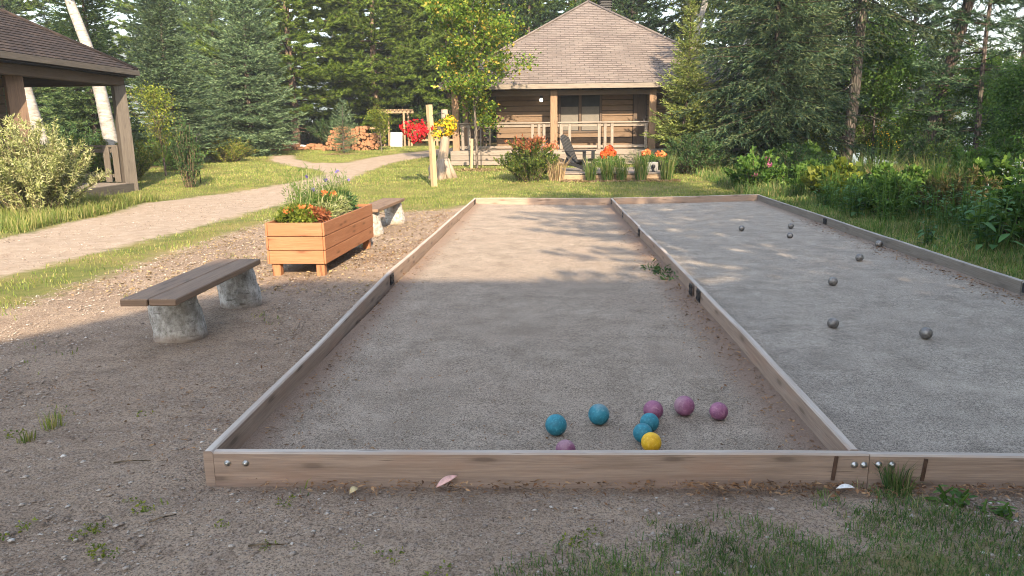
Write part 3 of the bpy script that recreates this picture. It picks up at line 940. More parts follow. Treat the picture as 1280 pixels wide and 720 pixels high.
def court_sheet(name, quad, mat, z, edges):
    n, m = 40, 110
    a, b, c, d = [np.array(q, float) for q in quad]
    u, v = np.meshgrid(np.linspace(0, 1, n), np.linspace(0, 1, m))
    XY = (1 - v)[..., None] * ((1 - u)[..., None] * a + u[..., None] * b) + v[..., None] * ((1 - u)[..., None] * d + u[..., None] * c)
    X, Y = XY[..., 0], XY[..., 1]
    de = np.minimum(u * 2.75, (1 - u) * 2.75)
    Z = z + .006 * np.sin(X * 3 + Y) * np.cos(Y * 2.2 - X) + .022 * np.exp(-de / .09) + terrain(X, Y)
    V = np.stack([X, Y, Z], -1).reshape(-1, 3)
    i = np.arange(n * m).reshape(m, n)
    F = np.stack([i[:-1, :-1], i[:-1, 1:], i[1:, 1:], i[1:, :-1]], -1).reshape(-1, 4)
    E = np.zeros_like(u)
    for side, wd, amt in edges:
        dd = {'l': u * 2.75, 'r': (1 - u) * 2.75, 'n': v * 12, 'f': (1 - v) * 12}[side]
        E = np.maximum(E, amt * np.exp(-(dd / wd) ** 2))
    me = np_mesh(name, V, F, mat)
    ca = me.color_attributes.new('zones', 'FLOAT_COLOR', 'POINT')
    ca.data.foreach_set('color', np.stack([E, E, E, np.ones_like(E)], -1).reshape(-1, 4).astype(np.float32).ravel())
    me.polygons.foreach_set('use_smooth', np.ones(len(F), bool))
    tag(mesh_obj(name, me), kind='structure')
court_sheet('court_surface', (LN, MN, MF, LF), M['court_a'], .004, [('l', .22, .75), ('r', .30, .85)])
court_sheet('court_surface', (MN, RN, RF, MF), M['court_b'], .004, [('l', .10, .4), ('r', .24, .7)])

# lake, far hills
tag(mesh_obj('lake', np_mesh('lake', [(11, -200, -1.25), (900, -200, -1.25), (900, 1100, -1.25), (11, 1100, -1.25)], [[0, 1, 2, 3]], M['water'])), kind='structure')
def hill(name, pts, depth, seed):
    r = np.random.default_rng(seed)
    V, F = [], []
    n = 60
    xs = np.linspace(0, 1, n)
    P = np.array(pts, float)
    for j, (fr, hh) in enumerate(((0, 0), (.25, .55), (.55, .92), (.8, 1.0), (1, 0))):
        for t in xs:
            k = t * (len(P) - 1); i = min(int(k), len(P) - 2); f = k - i; f = f * f * (3 - 2 * f)
            x, y, h = P[i] * (1 - f) + P[i + 1] * f
            d = math.hypot(x, y)
            s = 1 + fr * depth / d
            V.append((x * s, y * s, h * hh * (1 + .05 * r.normal()) - 1.5))
    for j in range(4):
        for i in range(n - 1):
            F.append([j * n + i, j * n + i + 1, (j + 1) * n + i + 1, (j + 1) * n + i])
    me = np_mesh(name, V, F, M['hill'])
    tag(mesh_obj(name, me), kind='structure')
hill('hills', [(-620, 420, 40), (-480, 560, 95), (-330, 640, 105), (-160, 680, 70), (40, 700, 60), (240, 640, 40)], 260, 3)
hill('hills', [(120, 420, 14), (230, 380, 34), (330, 330, 30), (420, 250, 36), (520, 120, 30)], 160, 5)

def haze():
    bm = bmesh.new(); bmesh.ops.create_cube(bm, size=1)
    for v in bm.verts: v.co = Vector((v.co.x * 1900 + 50, v.co.y * 2000 + 380, (v.co.z + .5) * 160 - 8))
    me = bpy.data.meshes.new('haze'); bm.to_mesh(me); bm.free()
    m = bpy.data.materials.new('thin_summer_haze'); m.use_nodes = True; nt = m.node_tree; nt.nodes.clear()
    o = nt.nodes.new('ShaderNodeOutputMaterial'); v = nt.nodes.new('ShaderNodeVolumePrincipled')
    v.inputs['Color'].default_value = (.86, .92, 1, 1); v.inputs['Density'].default_value = .001; v.inputs['Anisotropy'].default_value = .2
    nt.links.new(v.outputs[0], o.inputs['Volume']); me.materials.append(m)
    tag(mesh_obj('haze', me), kind='stuff')
if True:
    haze()

# ---------------------------------------------------------------- the court's timber edging
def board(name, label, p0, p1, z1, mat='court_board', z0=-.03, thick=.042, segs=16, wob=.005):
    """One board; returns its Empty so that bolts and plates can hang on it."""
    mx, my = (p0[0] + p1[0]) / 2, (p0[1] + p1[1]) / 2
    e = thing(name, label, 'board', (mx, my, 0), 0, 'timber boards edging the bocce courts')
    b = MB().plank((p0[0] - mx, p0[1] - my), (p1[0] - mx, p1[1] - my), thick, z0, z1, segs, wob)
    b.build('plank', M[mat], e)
    return e
def bolt(e, x, y, z, n=(0, -1, 0), r=.013):
    """Washer and rounded nut on a board face; world position."""
    b = MB()
    q = Vector(n).to_track_quat('Z', 'Y').to_matrix()
    m = MB().lathe([(r * 1.05, -.004), (r * 1.05, .002), (r * .62, .003), (r * .58, .008), (r * .3, .011)], k=12)
    m.v = [tuple(q @ Vector(v) + Vector((x, y, z)) - e.location) for v in m.v]
    m.build('bolt', M['steel'], e)
def plate(e, x, y, z, w, h, axis='y', mat='iron', name='bracket'):
    p = Vector((x, y, z)) - e.location
    b = MB().box(p, (.008, w, h) if axis == 'y' else (w, .008, h), None, .002)
    for k in (-1, 1):
        for j in (-1, 1):
            q = p + (Vector((0, k * w * .3, j * h * .25)) if axis == 'y' else Vector((k * w * .3, 0, j * h * .25)))
            b.box(q, (.022, .016, .016) if axis == 'y' else (.016, .022, .016), None, .003)
    b.build(name, M[mat], e)

def strap(e, x, y, z, h):
    MB().box(Vector((x, y, z)) - e.location, (.016, .007, h), Matrix.Rotation(.08, 3, 'Y'), .002).build('metal_strap', M['rust'], e)

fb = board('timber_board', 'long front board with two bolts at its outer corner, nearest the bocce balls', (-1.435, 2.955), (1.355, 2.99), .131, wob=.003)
for x in (-1.375, -1.295): bolt(fb, x, 2.93, .083)
for x in (1.295, 1.335): bolt(fb, x, 2.9635, .086)
strap(fb, 1.215, 2.964, .07, .11)
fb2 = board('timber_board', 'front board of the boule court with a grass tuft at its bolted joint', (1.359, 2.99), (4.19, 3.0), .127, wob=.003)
for x in (1.395, 1.45): bolt(fb2, x, 2.9635, .088)
strap(fb2, 1.585, 2.966, .065, .10)
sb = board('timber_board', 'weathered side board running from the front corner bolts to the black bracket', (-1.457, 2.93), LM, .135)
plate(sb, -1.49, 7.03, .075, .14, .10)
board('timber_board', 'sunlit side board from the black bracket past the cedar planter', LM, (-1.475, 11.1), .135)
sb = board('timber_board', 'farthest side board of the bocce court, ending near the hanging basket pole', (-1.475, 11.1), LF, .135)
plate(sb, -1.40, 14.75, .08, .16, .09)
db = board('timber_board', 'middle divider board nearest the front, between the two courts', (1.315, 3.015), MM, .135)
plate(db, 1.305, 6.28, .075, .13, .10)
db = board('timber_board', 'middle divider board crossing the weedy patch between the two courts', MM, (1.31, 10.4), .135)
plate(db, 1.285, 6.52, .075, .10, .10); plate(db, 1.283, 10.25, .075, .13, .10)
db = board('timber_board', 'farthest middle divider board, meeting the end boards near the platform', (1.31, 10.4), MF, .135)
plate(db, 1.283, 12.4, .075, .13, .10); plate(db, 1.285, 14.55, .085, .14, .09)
rb = board('timber_board', 'outer side board of the boule court with a black plate, beside the weeds', RN, RM, .135, 'greyboard')
plate(rb, 4.15, 6.45, .085, .16, .085)
plate(rb, 4.15, 6.2, .085, .16, .085)
rb = board('timber_board', 'grey outer board between the plated joint and the milkweed', RM, RM2, .135, 'greyboard')
rb = board('timber_board', 'farthest outer board of the boule court, ending under the rose bush', RM2, RF, .135, 'greyboard')
plate(rb, 4.215, 11.4, .075, .12, .09)
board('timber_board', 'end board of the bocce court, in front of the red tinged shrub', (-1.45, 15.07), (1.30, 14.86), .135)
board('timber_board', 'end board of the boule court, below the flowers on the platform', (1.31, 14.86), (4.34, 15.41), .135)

# ---------------------------------------------------------------- balls
def ball(name, label, cat, x, y, r, mat, group, z0=.004):
    bm = bmesh.new()
    bmesh.ops.create_uvsphere(bm, u_segments=40, v_segments=24, radius=r)
    me = bpy.data.meshes.new(name); bm.to_mesh(me); bm.free()
    for p in me.polygons: p.use_smooth = True
    me.materials.append(M[mat])
    o = mesh_obj(name, me)
    o.location = (x, y, z0 + r - .002)
    o.rotation_euler = (random.random() * 6, random.random() * 6, random.random() * 6)
    return tag(o, label, cat, group)
G1, G2 = 'bocce balls near the front board', 'steel boules scattered on the grey court'
ball('bocce_ball', 'teal bocce ball lying apart on its own, above the half hidden pink ball', 'ball', .05, 3.45, .053, 'teal', G1)
ball('bocce_ball', 'teal bocce ball lying farthest from the front board, behind the lone teal one', 'ball', .27, 3.59, .054, 'teal', G1)
ball('bocce_ball', 'teal bocce ball touching the front of a pink ball, middle of the cluster', 'ball', .515, 3.505, .047, 'teal', G1)
ball('bocce_ball', 'teal bocce ball tucked just behind the yellow ball', 'ball', .465, 3.372, .047, 'teal', G1)
ball('bocce_ball', 'pink bocce ball partly hidden behind the teal ball of the cluster', 'ball', .555, 3.66, .051, 'pink', G1)
ball('bocce_ball', 'dark pink bocce ball, the larger one, between two other pink balls', 'ball', .725, 3.72, .053, 'pink', G1)
ball('bocce_ball', 'pink bocce ball lying closest to the middle divider board', 'ball', .89, 3.66, .047, 'pink', G1)
ball('bocce_ball', 'pink bocce ball mostly hidden behind the front board', 'ball', .09, 3.175, .046, 'pink', G1)
ball('bocce_ball', 'single yellow bocce ball next to the front board', 'ball', .49, 3.262, .047, 'yellowball', G1)
for x, y, r, lb in ((2.84, 10.87, .042, 'dark steel boule lying alone farthest from the outer board'),
                    (3.62, 11.11, .042, 'small steel boule behind another one, farthest back on the grey court'),
                    (3.29, 10.11, .042, 'steel boule just in front of the farthest boule'),
                    (4.12, 9.31, .045, 'dark steel boule lying against the outer board'),
                    (3.49, 8.33, .043, 'steel boule lying between the outer board one and the pale one'),
                    (2.71, 7.01, .043, 'pale steel boule in the middle of the grey court'),
                    (2.14, 5.47, .041, 'pale steel boule nearest the middle divider board'),
                    (2.68, 5.19, .043, 'dark grooved steel boule nearest the front of the grey court')):
    ball('steel_boule', lb, 'boule', x, y, r, 'boule', G2)

# ---------------------------------------------------------------- log benches
def log_bench(x, y, ln, w, z, label, rz=0.0, legs=((-.115, .175, 1, -.15), (.52, .165, .6, -.075))):
    t = thing('log_bench', label, 'bench', (x, y, 0), rz, 'plank benches on birch logs')
    b = MB()
    b.box((-w / 4 - .001, 0, z - .024), (w / 2 - .004, ln, .048), None, .006)
    b.box((w / 4 + .001, .004, z - .0245), (w / 2 - .004, ln - .008, .047), None, .006)
    b.build('plank_seat', M['bench'], t)
    for f, r, sq, ox in legs:
        p = []
        m = MB()
        n = 18
        zs = np.linspace(-.03, z - .051, 9)
        pts = [(ox + .04 * (1 - zz / z) + .004 * math.sin(zz * 20), f * ln + .02 * (1 - zz / z), zz) for zz in zs]
        m.tube(pts, [r * (1.08 - .14 * i / 8 + .02 * math.sin(i * 2.1 + f * 5)) for i in range(9)], 22, lump=.025)
        lg = m.build('log_leg', M['birchleg'], t)
        if sq == 1:
            MB().lathe([(.03, -.004), (.028, .006), (.016, .010)], k=10).build('knot', M['stem'], lg)
            lg.children[0].rotation_euler = (R(90), 0, 0); lg.children[0].location = (ox + .06, f * ln - r * .97, z - .085)
    return t
log_bench(-2.605, 5.39, 1.56, .37, .425, 'brown plank bench on two birch log legs in the shade', R(1.0))
log_bench(-2.52, 11.3, 1.75, .36, .40, 'plank bench on birch logs behind the cedar planter', R(-2), ((-.40, .15, 0, 0), (.42, .15, 0, 0)))

# ---------------------------------------------------------------- cedar planter and its plants
pl = thing('planter_box', 'cedar planter box on short legs, full of flowers', 'planter', (-2.565, 8.52, 0), R(-1.2))
w2, l2 = .29, 1.0
for nm, side in (('end_panel', -1), ('end_panel', 1)):
    b = MB()
    for i in range(3):
        b.box((0, side * (l2 - .011), .205 + i * .145), (w2 * 2 - .004, .022, .139), None, .004)
    b.build(nm, M['cedar'], pl)
for side in (-1, 1):
    b = MB()
    for i in range(3):
        b.box((side * (w2 + .0115), 0, .205 + i * .145), (.022, l2 * 2, .139), None, .004)
    b.build('side_panel', M['cedar'], pl)
for sx in (-1, 1):
    for sy in (-1, 1):
        MB().box((sx * (w2 - .055), sy * (l2 - .075), .24), (.088, .088, .50), None, .005).build('leg', M['cedar'], pl)
b = MB(); b.box((0, 0, .15), (w2 * 2 - .03, l2 * 2 - .06, .02)); b.build('bottom_board', M['cedar'], pl)
b = MB(); b.box((0, 0, .52), (w2 * 2 - .03, l2 * 2 - .07, .02)); b.build('soil', M['soilmix'], pl)

def planter_plant(label, x, y, C, rad, leaves, leafmat, L, W, bmat, BC, brad, bn, bs=.03, cat='flowers'):
    t = thing('flowering_plant', label, cat, (x, y, .53), 0, 'flowers planted in the cedar box')
    if leaves: clump_leaves(t, leafmat, C, rad, leaves, L, W)
    if bn: blooms(t, bmat, BC, brad, bn, bs)
    return t
planter_plant('bushy plant with bright orange red flowers at the near end of the planter', -2.66, 7.80,
              [(-.08, 0, .06), (.06, .05, .07), (-.02, .15, .07), (.12, -.06, .04)], .12, 1500, M['leaf_lime'], .045, .026, M['salmon'],
              [(-.08, 0, .13), (.05, .05, .16), (.10, .15, .14), (-.04, .18, .13)], .05, 95, .024)
planter_plant('small reddish leaved plant beside the bushy orange flowers', -2.45, 7.84, [(0, 0, .08), (.03, .08, .06)], .09, 420, M['tip_red'], .05, .02, None, None, 0, 0)
planter_plant('silvery spiky plant in the middle of the planter', -2.46, 8.4, [(0, -.1, .06), (.05, .15, .08), (-.05, .35, .08)], .14, 900, M['leaf_pale'], .09, .008, None, None, 0, 0)
planter_plant('salmon flowered plant on thin stems halfway along the planter', -2.56, 8.55, [(0, 0, .12), (.02, .2, .14)], .12, 500, M['leaf_green'], .06, .02, M['salmon'],
              [(0, 0, .25), (.07, .12, .23)], .04, 26, .024)
planter_plant('dark leafed plant at the far end of the planter', -2.55, 9.15, [(0, 0, .08), (-.08, .2, .1), (.1, -.2, .08)], .15, 1100, M['leaf_dark'], .06, .025, None, None, 0, 0)
for i, (x, y, lb) in enumerate(((-2.72, 8.35, 'tall wispy stalks with tiny buds rising from the planter'), (-2.60, 9.05, 'wispy cornflower stalks with violet heads at the back of the planter'))):
    t = thing('wispy_plant', lb, 'flowers', (x, y, .52), 0, 'flowers planted in the cedar box')
    b = MB(); T = []
    for k in range(70):
        a = random.uniform(0, 6.28); q = random.uniform(0, .17); h = random.uniform(.2, .62 if i == 0 else .5)
        p = Vector((math.cos(a) * q, math.sin(a) * q * 2, 0)); e = p + Vector((random.gauss(0, .09), random.gauss(0, .1), h))
        b.tube([p, p.lerp(e, .5) + Vector((random.gauss(0, .02), random.gauss(0, .02), .02)), e], [.004, .003, .002], 3, cap=False)
        T.append((p, e))
    b.build('stalk', M['leaf_pale'], t)
    A = np.array([list(p.lerp(e, random.uniform(.1, 1))) for p, e in T for _ in range(22)])
    leaf_mesh('foliage', M['leaf_green'], A, rng.normal(size=A.shape) + np.array([0, 0, .8]), rng.uniform(.03, .09, len(A)), .007, None, 'quad', t)
    E_ = np.array([list(e) for p, e in T])[:4 if i else 2]
    blooms(t, M['violet'], E_ + np.array([0, 0, .01]), .014, 16, .02)

# ---------------------------------------------------------------- pole with two hanging baskets, bare stump
t = thing('flower_pole', 'pale square timber pole carrying two hanging flower baskets', 'pole', (-2.91, 19.52, gz(-2.91, 19.52)))
MB().tube([(0, 0, -.2), (-.02, 0, .8), (-.075, .02, 2.08)], .085, 4, smooth=False).build('post', M['postwood'], t)
for nm, dx, zz in (('hook', -.48, 1.62), ('hook', .36, 1.78)):
    MB().tube([(-.05, 0, zz), (dx * .6, -.02, zz + .10), (dx * .95, -.03, zz + .06), (dx, -.03, zz - .03)], .009, 5).build(nm, M['iron'], t)
def basket(label, x, y, z, mat, rad, leafm, nb, nl, stretch):
    t = thing('hanging_basket', label, 'hanging basket', (x, y, z), 0, 'hanging flower baskets on the pole')
    MB().lathe([(.07, -.2), (.15, -.10), (.19, .02), (.175, .02)], k=14).build('basket', M['stem'], t)
    b = MB()
    for k in range(3):
        a = k * 2.094
        b.tube([(math.cos(a) * .17, math.sin(a) * .17, .02), (0, 0, .26)], .004, 3)
    b.build('chain', M['iron'], t)
    C = [(math.cos(a) * rad * q * stretch, math.sin(a) * rad * q, h) for a, q, h in [(random.uniform(0, 6.28), random.uniform(.1, .7), random.uniform(-.17, .17)) for _ in range(11)]]
    clump_leaves(t, leafm, C, rad * .42, nl, .06, .035)
    blooms(t, mat, C, rad * .48, nb, .05)
basket('hanging basket overflowing with deep red flowers', -3.31, 19.46, 1.48, M['red'], .42, M['leaf_green'], 520, 500, 1.15)
basket('hanging basket of yellow and lime flowers beside the bare stump', -2.62, 19.5, 1.56, M['yellow'], .36, M['leaf_lime'], 300, 900, 1.0)

t = thing('tree_stump', 'bare weathered tree stump with a flared twisted base on the lawn', 'stump', (-2.95, 21.7, gz(-2.95, 21.7)))
b = MB()
b.tube([(-.08, 0, -.1), (-.05, 0, .15), (-.02, 0, .5), (.06, 0, 1.0), (.08, .02, 1.5), (.07, .02, 1.95)], [.27, .22, .16, .13, .115, .09], 12, lump=.10)
for a, ln in ((.2, .38), (1.4, .3), (2.6, .42), (3.5, .45), (4.6, .4), (5.6, .3)):
    c = Vector((math.cos(a), math.sin(a), 0))
    b.tube([c * .08 + Vector((0, 0, .55)), c * (ln * .6) + Vector((0, 0, .2)), c * ln + Vector((0, 0, -.08))], [.09, .10, .07], 7, lump=.12)
b.tube([(-.25, -.1, -.05), (-.33, -.12, .3), (-.28, -.1, .52)], [.12, .10, .04], 8, lump=.15)
b.build('stump_wood', M['snag'], t)
t.children[0].name = 'trunk'

# ---------------------------------------------------------------- roofs
def hip_roof(name, mat, cx, cy, hx, hy, ze, za, thick, parent, fascia='darkboard', soffit='soffit', fascia_h=.16, ridge=0.0):
    AL, AR = Vector((cx - ridge, cy, za)), Vector((cx + ridge, cy, za)); off = parent.location
    tops = [(AL, AR), (AR, AR), (AR, AL), (AL, AL)]
    cs = [Vector((cx - hx, cy - hy, ze)), Vector((cx + hx, cy - hy, ze)), Vector((cx + hx, cy + hy, ze)), Vector((cx - hx, cy + hy, ze))]
    m = MB()
    for i in range(4):
        a, b2 = cs[i], cs[(i + 1) % 4]
        Ta, Tb = tops[i]; A = (Ta + Tb) / 2; Lt = (Tb - Ta).length
        L = (b2 - a).length; mid = (a + b2) / 2; sl = (A - mid).length
        n = 14
        # courses of shingles, each row a few mm proud of the one below
        rows = max(6, int(sl / .145))
        vs, fs, uvs = [], [], []
        for r_ in range(rows):
            t0, t1 = r_ / rows, (r_ + 1) / rows
            up = (b2 - a).cross(A - a).normalized()
            if up.z < 0: up = -up
            q = [a.lerp(Ta, t0) + up * .012, b2.lerp(Tb, t0) + up * .012, b2.lerp(Tb, t1), a.lerp(Ta, t1)]
            k = len(vs)
            vs += [p - off for p in q]
            fs.append([k, k + 1, k + 2, k + 3])
            x0, x1 = t0 * (L - Lt) / 2, t1 * (L - Lt) / 2
            o_ = i * 17.3
            uvs.append([(x0 + o_, r_ * .145 + .003), (L - x0 + o_, r_ * .145 + .003), (L - x1 + o_, r_ * .145 + .142), (x1 + o_, r_ * .145 + .142)])
            if r_:
                vs += [p - off for p in (a.lerp(Ta, t0), b2.lerp(Tb, t0), b2.lerp(Tb, t0) + up * .012, a.lerp(Ta, t0) + up * .012)]
                fs.append([k + 4, k + 5, k + 6, k + 7]); uvs.append([(0, 0)] * 4)
        m.add(vs, fs, uvs)
    ro = m.build(name, M[mat], parent)
    s = MB()
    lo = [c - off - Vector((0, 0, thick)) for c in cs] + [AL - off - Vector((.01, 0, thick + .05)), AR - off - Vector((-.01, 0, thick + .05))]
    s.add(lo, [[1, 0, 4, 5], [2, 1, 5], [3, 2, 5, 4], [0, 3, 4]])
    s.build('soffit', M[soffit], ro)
    f = MB()
    for i in range(4):
        a, b2 = cs[i] - off, cs[(i + 1) % 4] - off
        d = (b2 - a); ang = math.atan2(d.y, d.x)
        nrm = Vector((d.y, -d.x, 0)).normalized()
        f.box((a + b2) / 2 + nrm * .014 + Vector((0, 0, -fascia_h / 2 - .006)), (d.length + .06, .028, fascia_h), ang, .004)
    f.build('fascia', M[fascia], ro)
    # ridge caps along the hips
    rc = MB()
    for c, T_ in zip(cs, (AL, AR, AR, AL)):
        rc.tube([c - off + Vector((0, 0, .015)), T_ - off + Vector((0, 0, .015))], .05, 6)
    if ridge: rc.tube([AL - off + Vector((0, 0, .015)), AR - off + Vector((0, 0, .015))], .05, 6)
    rc.build('hip_cap', M[mat], ro)
    return ro

# ---------------------------------------------------------------- the cabin
GZ = .25
cab = thing('cabin', 'log sided cabin with a big shingled hip roof and railed porch', 'cabin', (1.7, 28.5, GZ))
co = cab.location
def P(x, y, z): return Vector((x, y, z)) - co
rf = hip_roof('roof', 'shingle', 1.7, 31.3, 5.3, 5.3, 2.98, 6.40, .16, cab, 'greyboard')
b = MB(); b.box(P(2.45, 32.2, 6.1), (.42, .42, .9), None, .01)
ch = b.build('chimney', M['blackplastic'], rf)
b = MB()
for k in range(4): b.box(P(2.45, 32.2, 6.30 + k * .09), (.52, .52, .04), None, .006)
b.build('chimney_louver', M['iron'], ch)
# log wall in lapped boards
b = MB()
def lapped(b, x0, x1, y0, y1, z0, z1, h=.19, dep=.06):
    z = z0
    while z < z1 - .02:
        hh = min(h, z1 - z)
        ln = math.hypot(x1 - x0, y1 - y0); a = math.atan2(y1 - y0, x1 - x0)
        b.box(P((x0 + x1) / 2, (y0 + y1) / 2, z + hh / 2), (ln, dep, hh - .012), a, .022)
        z += h
lapped(b, -1.75, .46, 27.5, 27.5, .78, 3.35)
lapped(b, 2.02, 3.12, 27.5, 27.5, .78, 3.35)
lapped(b, 3.62, 4.6, 27.5, 27.5, .78, 3.35)
lapped(b, 5.7, 6.6, 27.5, 27.5, .78, 3.35)
lapped(b, .47, 2.01, 27.5, 27.5, .78, 1.33)
lapped(b, .47, 2.01, 27.5, 27.5, 3.08, 3.35)
lapped(b, 4.61, 5.69, 27.5, 27.5, .78, 1.33)
lapped(b, 4.61, 5.69, 27.5, 27.5, 3.0, 3.35)
lapped(b, -1.75, -1.75, 27.55, 34.4, .78, 3.35)
lapped(b, 6.6, 6.6, 27.55, 34.4, .78, 3.35)
lapped(b, -1.75, 6.6, 34.4, 34.4, .78, 3.35)
b.build('log_wall', M['siding'], cab)
def window(parent, x0, x1, z0, z1, y, split=True, blind=.55):
    f = MB(); w = .07
    c = [((x0 + x1) / 2, z0 + w / 2, x1 - x0, w), ((x0 + x1) / 2, z1 - w / 2, x1 - x0, w), (x0 + w / 2, (z0 + z1) / 2, w, z1 - z0 - 2 * w), (x1 - w / 2, (z0 + z1) / 2, w, z1 - z0 - 2 * w)]
    if split: c.append(((x0 + x1) / 2, (z0 + z1) / 2, .10, z1 - z0 - 2 * w))
    for cx, cz, sx, sz in c:
        f.box(P(cx, y - .03, cz), (sx, .07, sz), None, .006)
    fr = f.build('window', M['darkboard'], parent)
    halves = [(x0 + w, (x0 + x1) / 2 - .05), ((x0 + x1) / 2 + .05, x1 - w)] if split else [(x0 + w, x1 - w)]
    for a, c2 in halves:
        MB().box(P((a + c2) / 2, y + .015, (z0 + z1) / 2), (c2 - a, .012, z1 - z0 - 2 * w), None, .001).build('pane', M['glass'], fr)
        if blind:
            MB().box(P((a + c2) / 2, y - .004, z0 + w + (z1 - z0 - 2 * w) * blind / 2 + .02), (c2 - a - .03, .006, (z1 - z0 - 2 * w) * blind), None, .001).build('blind', M['curtain'], fr)
window(cab, .47, 2.01, 1.34, 3.07, 27.5, True, .52)
window(cab, 4.61, 5.69, 1.34, 2.99, 27.5, True, 0)
b = MB(); b.box(P(3.37, 27.485, 1.78), (.46, .05, 2.0), None, .004)
d_ = b.build('door', M['darkboard'], cab)
MB().box(P(3.52, 27.44, 1.75), (.03, .05, .12), None, .006).build('handle', M['steel'], d_)
b = MB()
b.box(P(2.43, 31.3, 2.0), (8.1, 5.9, 2.3), None, 0)
b.build('dark_interior', M['dark'], cab)
# deck, skirt, posts and rails
b = MB()
x = -3.3
for i in range(19):
    b.box(P(1.7, 26.36 + i * .142, .755), (9.9, .136, .04), None, .004)
for i in range(56):
    b.box(P(-2.52, 29.2 + i * .142 - .06, .755), (1.46, .136, .04), None, .004) if i < 38 else None
b.build('deck', M['deckgrey'], cab)
b = MB()
for k in range(3):
    b.box(P(1.7, 26.28, .27 + .165 * k + .08), (10.0, .04, .155), None, .006)
    b.box(P(-3.3, 30.4, .27 + .165 * k + .08), (.04, 8.2, .155), None, .006)
b.build('skirting', M['deckgrey'], cab)
for k, (yy, zz) in enumerate(((26.02, .42), (25.74, .30))):
    b = MB(); b.box(P(1.25, yy, zz + .06), (2.0, .30, .05), None, .006); b.box(P(1.25, yy + .10, zz - .05), (1.96, .05, .20), None, .006)
    b.build('step', M['deckgrey'], cab)
for x in (-3.12, .29, 3.68, 6.75):
    b = MB(); b.box(P(x, 26.5, 1.77), (.24, .24, 2.02), None, .015)
    b.build('porch_post', M['porch'], cab)
for x, y in ((-3.12, 29.8), (-3.12, 33.6), (6.75, 29.8)):
    b = MB(); b.box(P(x, y, 1.77), (.22, .22, 2.02), None, .015)
    b.build('porch_post', M['porch'], cab)
b = MB(); b.box(P(1.8, 26.5, 2.70), (10.1, .16, .17), None, .01); b.box(P(-3.12, 30.2, 2.70), (.16, 7.2, .168), None, .01); b.build('beam', M['darkboard'], cab)
b = MB()
for x0, x1 in ((-3.0, .165), (.415, 3.55)):
    b.box(P((x0 + x1) / 2, 26.42, 1.70), (x1 - x0, .16, .05), None, .008)
    b.box(P((x0 + x1) / 2, 26.44, 1.61), (x1 - x0 - .01, .045, .10), None, .006)
    b.box(P((x0 + x1) / 2, 26.44, .88), (x1 - x0 - .01, .045, .09), None, .006)
b.box(P(-3.12, 28.2, 1.70), (.14, 3.1, .05), None, .008)
b.build('handrail', M['deckgrey'], cab)
for x in (-2.88, -2.66, -2.42, -.45, -.22, -.05, .55, .84, 1.86, 2.06, 2.30, 3.46):
    b = MB(); b.box(P(x, 26.38, 1.22), (.10, .035, .86), None, .006)
    b.build('baluster', M['deckgrey'], cab)
lm = MB().lathe([(.02, -.06), (.05, -.05), (.055, .03), (.03, .06)], P(-.15, 27.36, 2.5), 12)
def m_lamp():
    t = NT('porch_lamp_glow'); e = t.n('ShaderNodeEmission'); e.inputs[0].default_value = (1, .9, .7, 1); e.inputs[1].default_value = 1.6
    t.l(e.outputs[0], t.out.inputs[0]); return t.done()
M['lamp'] = m_lamp()
lo_ = MB().box(P(-.15, 27.43, 2.55), (.10, .06, .22), None, .01).build('wall_lamp', M['iron'], cab)
lm.build('lamp_bulb', M['lamp'], lo_)

# dark log bench and chair on the porch seen through the rails
t = thing('porch_chair', 'dark wooden chair on the porch behind the maple sapling', 'chair', (-2.45, 27.6, .775), R(20))
MB().box((0, 0, .42), (.55, .5, .05)).build('seat', M['darkboard'], t)
MB().box((0, .27, .74), (.55, .04, .6), Matrix.Rotation(R(-14), 3, 'X')).build('backrest', M['darkboard'], t)
for sx in (-1, 1):
    for sy in (-1, 1):
        MB().box((sx * .24, sy * .21, .2), (.05, .05, .4)).build('leg', M['darkboard'], t)

# ---------------------------------------------------------------- the pavilion on the other side of the path
pav = thing('pavilion', 'open timber pavilion with dark shingled roof and weathered posts beside the pale shrub', 'pavilion', (-13.7, 16.15, 0))
co = pav.location
hip_roof('roof', 'shingle_dark', -13.7, 16.15, 3.25, 3.25, 3.07, 5.02, .18, pav, 'oldgrey', 'soffit', .13)
b = MB()
for s_ in (-1, 1):
    b.box(P(-13.7 + s_ * 2.9, 16.15, 2.78), (.2, 6.0, .22), None, .01)
    b.box(P(-13.7, 16.15 + s_ * 2.9, 2.78), (5.58, .2, .218), None, .01)
b.build('beam', M['darkboard'], pav)
for x, y, w, mt in ((-10.8, 19.05, .29, 'oldgrey'), (-11.0, 15.5, .33, 'pavpost'), (-10.8, 13.25, .29, 'oldgrey'), (-16.6, 19.05, .29, 'oldgrey'), (-16.6, 13.25, .29, 'oldgrey')):
    b = MB(); b.tube([P(x, y, -.1), P(x, y, 1.4), P(x - .02, y, 2.68)], [w * .72, w * .70, w * .66], 4, smooth=False)
    b.build('post', M[mt], pav)
    for o in (pav.children[-1],):
        pass
b = MB()
for i in range(40): b.box(P(-13.7, 13.3 + i * .145, .22), (5.9, .139, .04), None, .003)
b.build('deck', M['deckgrey'], pav)
b = MB()
b.box(P(-13.7, 19.22, .11), (6.0, .04, .24), None, .005); b.box(P(-10.68, 16.15, .11), (.04, 6.1, .238), None, .005)
b.build('skirting', M['oldgrey'], pav)
b = MB()
b.box(P(-13.9, 19.05, 1.17), (5.8, .14, .06), None, .008); b.box(P(-13.9, 19.05, .42), (5.8, .05, .09), None, .006)
b.box(P(-13.9, 19.05, 1.06), (5.8, .05, .10), None, .006)
b.build('handrail', M['oldgrey'], pav)
